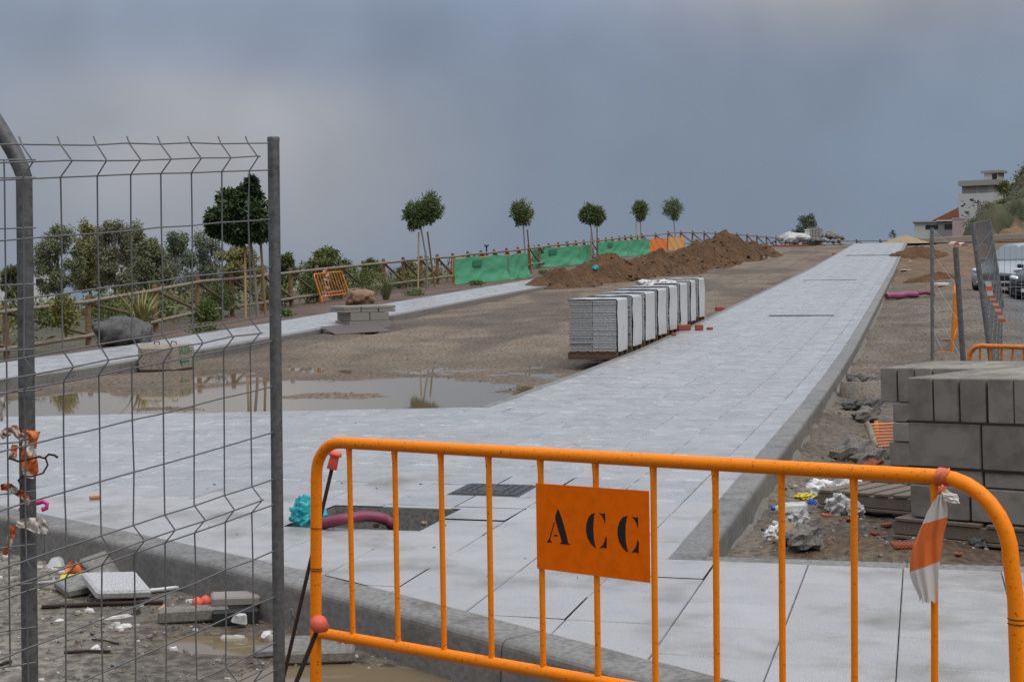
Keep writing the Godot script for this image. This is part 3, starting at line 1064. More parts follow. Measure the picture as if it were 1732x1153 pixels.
func build_kerbs() -> void:
	var ks := [M.kerb, M.kerb2]
	# near kerb along the paved corner
	var root := Node3D.new()
	root.name = "corner_kerb"
	root.set_meta("kind", "structure")
	add_child(root)
	taken["corner_kerb"] = 0
	var pts := []
	for i in KERB_U.size():
		pts.append(Vector2(KERB_U[i], KERB_V[i]))
	var line := []
	var carry := 0.35
	for i in pts.size() - 1:
		var L: float = pts[i].distance_to(pts[i + 1])
		while carry < L:
			line.append(pts[i].lerp(pts[i + 1], carry / L))
			carry += 1.0
		carry -= L
	for i in line.size() - 1:
		var d: Vector2 = (line[i + 1] - line[i]).normalized()
		var o := Vector2(-d.y, d.x)
		if o.y > 0:
			o = -o
		var mb := MB.new()
		kerb_stone(mb, line[i], line[i + 1], plaza_h(line[i].x, 6) + 0.001, plaza_h(line[i + 1].x, 6) + 0.001, o, 0.22, 0.32, 0.035)
		part(mb, "kerb_stone", ks[i % 2 if rng.randf() < 0.6 else 0], root)
	# kerb of the sidewalk uphill
	root = Node3D.new()
	root.name = "sidewalk_kerb"
	root.set_meta("kind", "structure")
	add_child(root)
	var v := 7.42
	var hm := MB.new()
	while v < 107.0:
		var mb := MB.new()
		kerb_stone(mb, Vector2(WALK_R, v), Vector2(WALK_R, v + 1.0), walk_h(v) + 0.001, walk_h(v + 1.0) + 0.001, Vector2(1, 0), 0.18, 0.4, 0.03)
		part(mb, "kerb_stone", ks[1 if rng.randf() < 0.35 else 0], root)
		v += 1.0
	# concrete haunching under the kerb
	v = 7.6
	var rows := []
	while v < 60.0:
		var row := []
		for k in 5:
			var u := WALK_R + 0.185 + k * 0.018
			row.append(V(u, walk_h(v) - 0.15 - 0.12 * pow(k / 4.0, 1.2) + n1.get_noise_2d(u * 300.0, v * 120.0) * 0.07, v))
		rows.append(row)
		v += 0.2
	hm.grid_rows(rows)
	part(hm, "haunching", M.haunch, root)
	# flush edging on the roadway side
	v = 15.2
	while v < 107.0:
		var mb := MB.new()
		kerb_stone(mb, Vector2(WALK_L, v), Vector2(WALK_L, v + 1.0), walk_h(v) + 0.001, walk_h(v + 1.0) + 0.001, Vector2(-1, 0), 0.12, 0.35, 0.015)
		part(mb, "edging_stone", ks[0], root)
		v += 1.0
	# kerb round the planting bed
	root = Node3D.new()
	root.name = "bed_kerb"
	root.set_meta("kind", "structure")
	add_child(root)
	var u := WALK_R + 0.181
	while u < 3.2:
		var mb := MB.new()
		kerb_stone(mb, Vector2(u, 7.42 + (u + 1.08) * 0.035), Vector2(u + 1.0, 7.455 + (u + 1.08) * 0.035), 0.201, 0.201, Vector2(0, 1), 0.14, 0.3, 0.012)
		part(mb, "kerb_stone", ks[0], root)
		u += 1.0
	# sidewalk on the far side of the roadway
	root = Node3D.new()
	root.name = "far_sidewalk"
	root.set_meta("kind", "structure")
	add_child(root)
	v = 12.0
	var tiles := [MB.new(), MB.new(), MB.new()]
	for q in tiles:
		q.plan_uv = Vector4(-14.6, 12.0, 3.84, 4.0)
	var bed := MB.new()
	while v < 57.0:
		var mb := MB.new()
		kerb_stone(mb, Vector2(-12.68, v), Vector2(-12.68, v + 1.0), walk_h(v) + 0.001, walk_h(v + 1.0) + 0.001, Vector2(1, 0), 0.18, 0.4, 0.03)
		if v < 54.0:
			part(mb, "kerb_stone", M.haunch if v > 36.0 else ks[1 if rng.randf() < 0.3 else 0], root)
		bed.quad(V(-14.6, walk_h(v) - 0.03, v), V(-12.68, walk_h(v) - 0.03, v), V(-12.68, walk_h(v + 1) - 0.03, v + 1), V(-14.6, walk_h(v + 1) - 0.03, v + 1))
		for i in 4:
			for k in 2:
				var w := v + k * 0.5
				var tl := Vector3(rng.randfn(0.0, 0.004), rng.randfn(0.0, 0.004), rng.randfn(0.0, 0.001))
				var u0 := -14.6 + i * 0.48
				tile_far(tiles[rng.randi_range(0, 2)], u0 + 0.003, u0 + 0.477, w + 0.003, w + 0.497, tl)
		v += 1.0
	part(bed, "bedding", M.bedding, root)
	for i in 3:
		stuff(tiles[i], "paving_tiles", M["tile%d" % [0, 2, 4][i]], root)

func tile_far(mb: MB, u0: float, u1: float, v0: float, v1: float, tl: Vector3) -> void:
	var um := (u0 + u1) * 0.5
	var vm := (v0 + v1) * 0.5
	var f := func(u, v, low): return V(u, walk_h(v) + tl.x * (u - um) + tl.y * (v - vm) + tl.z - low, v)
	mb.quad(f.call(u0, v0, 0), f.call(u0, v1, 0), f.call(u1, v1, 0), f.call(u1, v0, 0))
	mb.quad(f.call(u0, v0, 0), f.call(u1, v0, 0), f.call(u1, v0, 0.04), f.call(u0, v0, 0.04))
	mb.quad(f.call(u1, v0, 0), f.call(u1, v1, 0), f.call(u1, v1, 0.04), f.call(u1, v0, 0.04))

# ------------------------------------------------------------------ far things
func wall_box(mt: Material, parent: Node, called: String, at: Vector3, size: Vector3, bev := 0.0) -> MeshInstance3D:
	var mb := MB.new()
	mb.box(at, size, Basis(), bev)
	return part(mb, called, mt, parent)

func face_basis(p: Vector3, turn := 0.0) -> Basis:
	# x to the picture's right, z towards the eye, level, turned about y
	var d := EYE - p
	return Basis(Vector3.UP, atan2(d.x, d.z) + turn)

func build_far() -> void:
	# house on the hill: white lower wall with dark scrawls, drab upper storey, roof hut
	var z := 205.0
	var p := at_depth(1652, 378, z)
	var s := z / F
	var t := thing("hillside_house", "two storey house on the hill with white graffitied wall and rooftop hut", "house", p, face_basis(p, -0.35))
	wall_box(M.plaster, t, "wall", Vector3(0, 25 * s, -2.4), Vector3(62 * s, 52 * s, 5.0))
	wall_box(M.plaster_dull, t, "upper_wall", Vector3(2 * s, 58 * s, -2.6), Vector3(54 * s, 18 * s, 4.6))
	wall_box(M.plaster_dull, t, "roof_slab", Vector3(2 * s, 68.5 * s, -2.4), Vector3(64 * s, 9 * s, 5.4))
	var hut := wall_box(M.plaster, t, "roof_hut", Vector3(20 * s, 79 * s, -2.4), Vector3(24 * s, 14 * s, 2.4))
	wall_box(M.plaster_dull, hut, "hut_roof", Vector3(20 * s, 87 * s, -2.4), Vector3(32 * s, 4 * s, 3.2))
	wall_box(M.dark_pane, hut, "doorway", Vector3(26 * s, 78 * s, -1.18), Vector3(8 * s, 11 * s, 0.06))
	for k in [[-14, 24], [10, 14]]:
		wall_box(M.plaster_grey, t, "blank_window", Vector3(k[0] * s, 57 * s, -0.28), Vector3(k[1] * s, 13 * s, 0.06))
	wall_box(M.dark_pane, t, "window", Vector3(17 * s, 21 * s, 0.12), Vector3(3 * s, 24 * s, 0.08))
	# scrawl on the wall, flat paint
	var g := MB.new()
	for i in 26:
		var x := rng.randf_range(-26, 6)
		var y := rng.randf_range(12, 42) if i % 3 else rng.randf_range(30, 42)
		g.box(Vector3(x * s, y * s, 0.105), Vector3(rng.randf_range(2, 8) * s, rng.randf_range(0.8, 2.0) * s, 0.006), Basis(Vector3.BACK, rng.randf_range(-0.9, 0.9)))
	stuff(g, "graffiti", M.paint_black, t)
	# lower houses
	for q in [[1571, 389, 46, 13, 190.0, "plaster", "low white house with a flat roof at the head of the street"], [1601, 389, 26, 15, 185.0, "plaster_grey", "small grey garage block below the hillside house"], [1622, 396, 20, 26, 150.0, "plaster_pink", "pale pink wall remnant beneath the graffitied house"]]:
		p = at_depth(q[0], q[1], q[4])
		s = q[4] / F
		t = thing("house" if q[5] == "plaster" else "garage" if q[5] == "plaster_grey" else "wall_remnant", q[6], "house" if q[5] != "plaster_pink" else "wall", p, face_basis(p))
		wall_box(M[q[5]], t, "wall", Vector3(0, q[3] * 0.5 * s - 0.5, -2), Vector3(q[2] * s, q[3] * s + 1.0, 4))
		if q[5] != "plaster_pink":
			wall_box(M.plaster if q[5] != "plaster" else M.plaster_dull, t, "roof_slab", Vector3(0, q[3] * s + 0.08, -1.9), Vector3(q[2] * s + 0.4, 0.18, 4.4))
			wall_box(M.dark_pane, t, "opening", Vector3(q[2] * 0.15 * s, q[3] * 0.4 * s, 0.03), Vector3(q[2] * 0.5 * s, q[3] * 0.55 * s, 0.08))
		else:
			wall_box(M.plaster, t, "coping", Vector3(0, q[3] * s + 0.04, -2), Vector3(q[2] * s + 0.1, 0.08, 4.1))
	# tiled roof between them
	p = at_depth(1603, 378, 200.0)
	s = 200.0 / F
	t = thing("tiled_roof_house", "house with a steep orange tiled roof below the hillside house", "house", p, face_basis(p))
	wall_box(M.plaster_dull, t, "wall", Vector3(0, 3 * s, -2), Vector3(34 * s, 14 * s, 4))
	g = MB.new()
	g.prism(PackedVector2Array([Vector2(-24, 6), Vector2(18, 27), Vector2(20, 6)]), Vector3(0, 0, 0.2), Vector3.RIGHT * s, Vector3.UP * s, Vector3(0, 0, -4.4))
	part(g, "roof", M.roof_tile, t)
	# white buildings below the fence on the downhill side
	for q in [[30, 500, 120, 40, 150.0, "long white warehouse with plain walls beyond the wooden fence"], [205, 470, 40, 26, 190.0, "small white building hidden among the eucalyptus trees"], [500, 484, 20, 28, 120.0, "narrow white house behind the orange barrier and fence"]]:
		p = at_depth(q[0], q[1], q[4])
		s = q[4] / F
		t = thing("white_building", q[5], "building", p, face_basis(p, 0.2))
		wall_box(M.plaster, t, "wall", Vector3(0, q[3] * 0.5 * s - 2.0, -3), Vector3(q[2] * s, q[3] * s + 4.0, 6))
		wall_box(M.plaster_grey, t, "roof_slab", Vector3(0, q[3] * s + 0.1, -3), Vector3(q[2] * s + 0.3, 0.25, 6.3))
		for i in 3:
			wall_box(M.dark_pane, t, "window", Vector3((i - 1) * 0.3 * q[2] * s, q[3] * 0.55 * s, 0.02), Vector3(0.1 * q[2] * s, q[3] * 0.3 * s, 0.06))
	# grey kerb wall across the head of the street
	var mb := MB.new()
	var a := at_depth(1536, 409, 106.0)
	var b := at_depth(1760, 398, 104.0)
	var d := b - a
	mb.box((a + b) * 0.5, Vector3(d.length(), 0.45, 0.25), Basis(Vector3(d.x, d.y, d.z).normalized(), Vector3.UP, Vector3(d.x, 0, d.z).normalized().cross(Vector3.UP)), 0.03)
	single(mb, "low_wall", M.old_concrete, "low concrete wall across the head of the street below the cut bank", "wall")
	# street lamps far off
	for q in [[823, 432, 412, 130.0, "distant street lamp with lantern head behind the green netting"], [884, 492, 455, 150.0, ""]]:
		if q[4] == "":
			continue
		p = at_depth(q[0], q[1], q[3])
		var top := at_depth(q[0], q[2], q[3])
		t = thing("street_lamp", q[4], "lamp", p)
		var hh := top.y - p.y
		mb = MB.new()
		mb.tube([Vector3(0, -3, 0), Vector3(0, hh * 0.7, 0)], 0.07, 6)
		part(mb, "pole", M.iron, t)
		mb = MB.new()
		mb.lathe([Vector2(0.02, hh * 0.7), Vector2(0.16, hh * 0.74), Vector2(0.24, hh * 0.9), Vector2(0.1, hh * 0.96), Vector2(0.0, hh)], 8)
		part(mb, "lantern", M.galv, t)

# ------------------------------------------------------------------ unseen block added behind the camera to shade the faces turned towards it
func build_shade_building() -> void:
	var t := thing("added_shade_building", "unseen drab block added behind the camera to shade kerb and block faces", "building", V(-3, 0, -9))
	wall_box(M.plaster_dull, t, "wall", Vector3(0, 4.5, 4), Vector3(46, 9, 8))
	wall_box(M.plaster_grey, t, "roof_slab", Vector3(0, 9.15, 4), Vector3(47, 0.3, 9))
	for j in 3:
		for i in 12:
			var w := wall_box(M.dark_pane, t, "window", Vector3((i - 5.5) * 3.6, 1.9 + j * 2.8, -0.02), Vector3(1.2, 1.3, 0.08))
			wall_box(M.plaster, w, "sill", Vector3((i - 5.5) * 3.6, 1.2 + j * 2.8, -0.06), Vector3(1.4, 0.08, 0.2))

# ------------------------------------------------------------------ wooden fence
func build_wooden_fence() -> void:
	var spots := []
	for v in [17.5, 20.5, 23.5, 26.6, 29.7, 32.8, 35.0]:
		spots.append(Vector2(-18.3, v))
	var v := 37.0
	while v < 99.5:
		spots.append(Vector2(-18.3, v))
		v += 1.985
	var e: Vector2 = spots[-1]
	for k in 16:
		spots.append(e + Vector2(0.56, 1.93) * (k + 1))
	e = spots[-1]
	for k in 12:
		spots.append(e + Vector2(1.9, 0.5) * (k + 1))
	var t := thing("wooden_fence", "round log fence with diagonal braces along the edge of the slope", "fence")
	for i in spots.size():
		var p: Vector2 = spots[i]
		var h := ground(maxf(p.x, -18.3), p.y) if i < 40 else walk_h(p.y) - 0.05
		var mb := MB.new()
		var lean := Vector3(rng.randfn(0, 0.012), 0, rng.randfn(0, 0.012))
		mb.tube([V(p.x, h - 0.3, p.y), V(p.x, h + 1.13, p.y) + lean, V(p.x, h + 1.17, p.y) + lean], [0.068, 0.064, 0.04], 9)
		part(mb, "post", M.log, t)
		if i == 0:
			continue
		var q: Vector2 = spots[i - 1]
		var g := ground(maxf(q.x, -18.3), q.y) if i - 1 < 40 else walk_h(q.y) - 0.05
		var off := 0.085
		mb = MB.new()
		mb.tube([V(q.x + off, g + 1.03, q.y - 0.1), V(p.x + off, h + 1.03, p.y + 0.1)], 0.043, 8)
		part(mb, "rail", M.log_old, t)
		mb = MB.new()
		mb.tube([V(q.x + off, g + 0.26, q.y - 0.1), V(p.x + off, h + 0.26, p.y + 0.1)], 0.043, 8)
		part(mb, "rail", M.log_old, t)
		mb = MB.new()
		mb.tube([V(q.x + 0.02, g + 0.98, q.y + 0.08), V(p.x + 0.02, h + 0.3, p.y - 0.08)], 0.04, 8)
		part(mb, "brace", M.brace, t)

# ------------------------------------------------------------------ trees
func rand_dir() -> Vector3:
	var z := rng.randf_range(-1, 1)
	var a := rng.randf() * TAU
	var r := sqrt(1.0 - z * z)
	return Vector3(r * cos(a), z, r * sin(a))

func leaves(mb: MB, at: Vector3, rad: Vector3, count: int, ln: float, wd: float, lo: Color, hi: Color, droop := 0.0, fill := 0.45) -> void:
	mb.colored = true
	var leaf_color := (lo * 0.4 + hi * 0.6) * 1.4   # one leaf colour for the plant, with a small chance difference from leaf to leaf
	for i in count:
		var d := rand_dir()
		var k := pow(rng.randf(), fill)
		var p := at + d * rad * k
		var dir := (d * 0.7 + rand_dir() + Vector3(0, -droop, 0)).normalized()
		var side := dir.cross(rand_dir()).normalized()
		mb.col = leaf_color * rng.randf_range(0.88, 1.12)
		mb.leaf(p, dir, side, ln * rng.randf_range(0.7, 1.25), wd * rng.randf_range(0.7, 1.2))

func standard_tree(foot: Vector2, lobes: Array, depth_u: float, label: String, stakes: Array) -> void:
	var b := at_u(foot.x, foot.y, depth_u)
	b.y = ground(b.x, -b.z)
	var z := (b - EYE).dot(-lens_basis.z)
	var s := z / F
	var t := thing("young_tree", label, "tree", b, Basis(), "staked young trees along the wooden fence")
	var crown := MB.new()
	var low := 99.0
	var first := Vector3.ZERO
	for q in lobes:
		var c := at_depth(q[0], q[1], z + rng.randf_range(-0.15, 0.15)) - b
		if first == Vector3.ZERO:
			first = c
		var r := Vector3(q[2] * s, q[3] * s, q[2] * s)
		low = minf(low, c.y - r.y)
		leaves(crown, c, r * 0.8, 1500, 0.13, 0.045, Color(0.04, 0.065, 0.022), Color(0.12, 0.16, 0.06), 0.0, 0.5)
		for k in 16:
			var d := rand_dir()
			leaves(crown, c + d * r * 0.72, r * 0.3, 110, 0.13, 0.045, Color(0.035, 0.055, 0.02), Color(0.11, 0.14, 0.06), -0.2, 0.5)
		for k in 70:
			# sprigs that break the outline
			var d2 := rand_dir()
			d2.y = absf(d2.y) * 1.1 - 0.35
			d2 = d2.normalized()
			for w in 5:
				crown.col = Color(0.13, 0.17, 0.065) * rng.randf_range(0.88, 1.12)
				crown.leaf(c + d2 * r * (0.88 + w * 0.055), (d2 + rand_dir() * 0.5).normalized(), rand_dir().cross(d2).normalized(), 0.1, 0.03)
	part(crown, "crown", M.leaf, t)
	var mb := MB.new()
	mb.tube([Vector3(0, -0.1, 0), Vector3(0.02, low * 0.5, 0.01), Vector3(first.x * 0.6, low + 0.25, first.z * 0.6), first], [0.045, 0.035, 0.03, 0.015], 7)
	for k in 7:
		var d3 := rand_dir()
		mb.tube([Vector3(first.x * 0.6, low + 0.2, first.z * 0.6), first + d3 * 0.35], [0.016, 0.006], 5)
	part(mb, "trunk", M.bark, t)
	for q in stakes:
		var g := at_u(q[0], foot.y + q[2], depth_u) - b
		g.y = -0.1
		var w := at_depth(q[1], q[3], z) - b
		mb = MB.new()
		mb.tube([g, w], 0.032, 7)
		part(mb, "stake", M.stake, t)

func leafy_tree(called: String, label: String, base: Vector3, h: float, rx: float, clumps: int, per: int, ln: float, lo: Color, hi: Color, group := "", crown_low := 0.3, trunk := 0.18) -> void:
	var t := thing(called, label, "tree", base, Basis(), group)
	var crown := MB.new()
	var wood := MB.new()
	var top := Vector3(rng.randf_range(-0.3, 0.3), h * 0.82, rng.randf_range(-0.3, 0.3))
	wood.tube([Vector3(0, -0.5, 0), Vector3(rng.randf_range(-0.2, 0.2), h * 0.35, 0), top], [trunk, trunk * 0.75, trunk * 0.25], 8)
	for k in clumps:
		var f := (k + rng.randf()) / clumps
		var y := lerpf(crown_low, 0.95, f) * h
		var wide := rx * (0.45 + 0.55 * sin(PI * clampf((f * 0.85 + 0.12), 0.0, 1.0)))
		var a := rng.randf() * TAU
		var r := wide * sqrt(rng.randf())
		var c := Vector3(cos(a) * r, y, sin(a) * r)
		var cr := Vector3(rx * rng.randf_range(0.24, 0.42), h * rng.randf_range(0.06, 0.12), rx * rng.randf_range(0.24, 0.42))
		leaves(crown, c, cr, per, ln, ln * 0.36, lo, hi, 0.5, 0.6)
		var j := Vector3(top.x * y / h, y * 0.72, top.z * y / h)
		wood.tube([j, j.lerp(c, 0.6) + Vector3(0, 0.1 * h * rng.randf(), 0), c], [trunk * 0.3, trunk * 0.16, trunk * 0.06], 5)
	part(crown, "crown", M.leaf, t)
	part(wood, "trunk", M.bark, t)

func build_trees() -> void:
	standard_tree(Vector2(722, 491), [[704, 365, 22, 26], [727, 352, 21, 27]], -17.3, "staked young tree with a two lobed crown beside the green netting", [[707, 708, 0, 393], [736, 723, 0, 392]])
	standard_tree(Vector2(888, 467), [[883, 361, 19, 25]], -17.0, "staked young tree with tall oval crown between two green netted barriers", [[899, 892, 0, 388]])
	standard_tree(Vector2(1004, 441), [[995, 363, 15, 20], [1011, 366, 13, 18]], -16.6, "staked young tree with double crown behind the dirt heap", [[1000, 1000, 0, 384], [1010, 1010, 0, 384]])
	standard_tree(Vector2(1084, 408), [[1083, 357, 15, 18]], -17.2, "slim staked young tree behind the orange sheeting", [[1077, 1076, 0, 376]])
	standard_tree(Vector2(1142, 404), [[1138, 355, 18, 21]], -17.4, "single stemmed round tree beyond the tallest part of the dirt heap", [])
	# broad dark tree by the mesh fence
	var b := at_u(436, 530, -17.3)
	b.y = ground(b.x, -b.z)
	var z := (b - EYE).dot(-lens_basis.z)
	var t := thing("glossy_tree", "dark glossy broadleaved tree tied to two stakes by the wooden fence", "tree", b)
	var crown := MB.new()
	for q in [[405, 360, 42, 38], [372, 372, 27, 24], [437, 368, 28, 30], [420, 330, 24, 24], [388, 342, 22, 22], [424, 310, 9, 10], [402, 395, 30, 18], [440, 395, 20, 16], [365, 385, 14, 14]]:
		var c := at_depth(q[0], q[1], z + rng.randf_range(-0.35, 0.35)) - b
		var r := Vector3(q[2], q[3], q[2]) * z / F
		for k in 9:
			leaves(crown, c + rand_dir() * r * 0.55, r * 0.45, 150, 0.16, 0.07, Color(0.012, 0.024, 0.009), Color(0.045, 0.065, 0.022), 0.3, 0.5)
	part(crown, "crown", M.leaf_gloss, t)
	var mb := MB.new()
	var fork := at_depth(424, 415, z) - b
	mb.tube([Vector3(0, -0.1, 0), fork * 0.5 + Vector3(0.02, 0, 0), fork], [0.05, 0.042, 0.038], 8)
	for q in [[372, 372], [437, 365], [420, 330], [390, 345], [405, 390]]:
		var c := at_depth(q[0], q[1], z) - b
		mb.tube([fork, fork.lerp(c, 0.5) + Vector3(0, -0.05, 0), c], [0.03, 0.02, 0.008], 6)
	part(mb, "trunk", M.bark, t)
	for q in [[415, 535, 414, 418], [449, 530, 440, 402]]:
		mb = MB.new()
		var g := at_u(q[0], q[1], -17.2) - b
		mb.tube([Vector3(g.x, -0.1, g.z), at_depth(q[2], q[3], z) - b], 0.035, 7)
		part(mb, "stake", M.stake, t)
	# eucalyptus grove down the slope
	var grove := "eucalyptus trees beyond the wooden fence"
	for q in [[95, 378, 31, 118.0, 0, "olive eucalyptus standing clear beside the white warehouse"], [148, 375, 27, 124.0, 1, "tall yellowish eucalyptus next to the outermost one"], [190, 372, 28, 120.0, 2, "sparse brownish eucalyptus with twiggy top"], [230, 378, 27, 128.0, 0, "broad eucalyptus with a dense round top in the grove"], [288, 388, 32, 135.0, 3, "dusky green eucalyptus in the middle of the grove"], [346, 392, 30, 138.0, 3, "dusky eucalyptus behind the glossy dark tree"], [405, 418, 34, 100.0, 1, "yellow green bushy tree under the glossy dark crown"], [255, 405, 25, 112.0, 0, "low olive eucalyptus before the grove"]]:
		var top := at_depth(q[0], q[1], q[3])
		var g := beyond(top.x, -top.z)
		var pal: Array = [[Color(0.06, 0.072, 0.034), Color(0.15, 0.155, 0.085)], [Color(0.085, 0.088, 0.028), Color(0.19, 0.175, 0.07)], [Color(0.085, 0.085, 0.05), Color(0.17, 0.16, 0.1)], [Color(0.055, 0.068, 0.04), Color(0.125, 0.135, 0.085)]][q[4]]
		leafy_tree("eucalyptus_tree", q[5], Vector3(top.x, g, top.z), top.y - g, q[2] * q[3] / F * 1.2, 30, 340, 0.26, pal[0], pal[1], grove, 0.22, 0.14)
	for q in [[547, 420, 34, 95.0, "round green tree behind the leaning orange barrier"], [485, 430, 14, 105.0, "dark tree top beside the mesh fence post"], [630, 439, 14, 120.0, "low bushy tree far beyond the fence"], [690, 443, 12, 120.0, "small dark tree downhill by the first staked tree"], [22, 450, 16, 120.0, "small olive tree behind the bent fence post"], [815, 436, 14, 150.0, "small tree by the distant street lamp"]]:
		var top := at_depth(q[0], q[1], q[3])
		var g := maxf(beyond(top.x, -top.z), top.y - 9.0)
		g = minf(g, top.y - 2.5)
		leafy_tree("broadleaf_tree", q[4], Vector3(top.x, g, top.z), top.y - g, q[2] * q[3] / F * 1.2, 30, 260, 0.24, Color(0.03, 0.042, 0.014), Color(0.11, 0.125, 0.04), "", 0.3, 0.14)
	var q2 := at_depth(1366, 362, 118.0)
	leafy_tree("dense_tree", "dense dark round tree at the crest beside the stacked concrete blocks", Vector3(q2.x, q2.y - 3.4, q2.z), 3.4, 1.35, 22, 220, 0.16, Color(0.02, 0.03, 0.012), Color(0.06, 0.075, 0.03), "", 0.12, 0.1)
	q2 = at_depth(1511, 388, 112.0)
	leafy_tree("small_tree", "tiny dark shrubby tree at the head of the sidewalk", Vector3(q2.x, q2.y - 0.9, q2.z), 0.9, 0.3, 6, 60, 0.1, Color(0.02, 0.03, 0.012), Color(0.06, 0.075, 0.03), "", 0.3, 0.04)

func shrub(called: String, label: String, category: String, at: Vector3, r: Vector3, count: int, ln: float, lo: Color, hi: Color, group := "") -> void:
	var t := thing(called, label, category, at, Basis(), group)
	var mb := MB.new()
	for k in 9:
		var d := rand_dir()
		d.y = absf(d.y)
		leaves(mb, d * r * 0.6 + Vector3(0, r.y * 0.15, 0), r * 0.48, count / 9, ln, ln * 0.42, lo, hi, -0.3, 0.6)
	part(mb, "foliage", M.leaf, t)
	mb = MB.new()
	for k in 6:
		var d := rand_dir()
		d.y = absf(d.y) + 0.4
		mb.tube([Vector3(0, -0.1, 0), d * r * 0.8], [0.02, 0.006], 5)
	part(mb, "stem", M.bark, t)

func blades(called: String, label: String, at: Vector3, h: float, spread: float, count: int, wd: float, lo: Color, hi: Color) -> void:
	var mb := MB.new()
	mb.colored = true
	for i in count:
		var a := rng.randf() * TAU
		var out := Vector3(cos(a), 0, sin(a))
		var s := spread * rng.randf_range(0.15, 1.0)
		var hh := h * rng.randf_range(0.55, 1.0)
		var side := out.cross(Vector3.UP) * wd * 0.5
		var p0 := out * 0.04
		var p1 := out * s * 0.45 + Vector3(0, hh * 0.65, 0)
		var p2 := out * s + Vector3(0, hh, 0)
		mb.col = (lo * 0.4 + hi * 0.6) * rng.randf_range(0.85, 1.15)
		mb.quad(p0 - side, p0 + side, p1 + side * 0.8, p1 - side * 0.8)
		mb.tri(p1 - side * 0.8, p1 + side * 0.8, p2)
	single(mb, called, M.leaf, label, "plant", at)

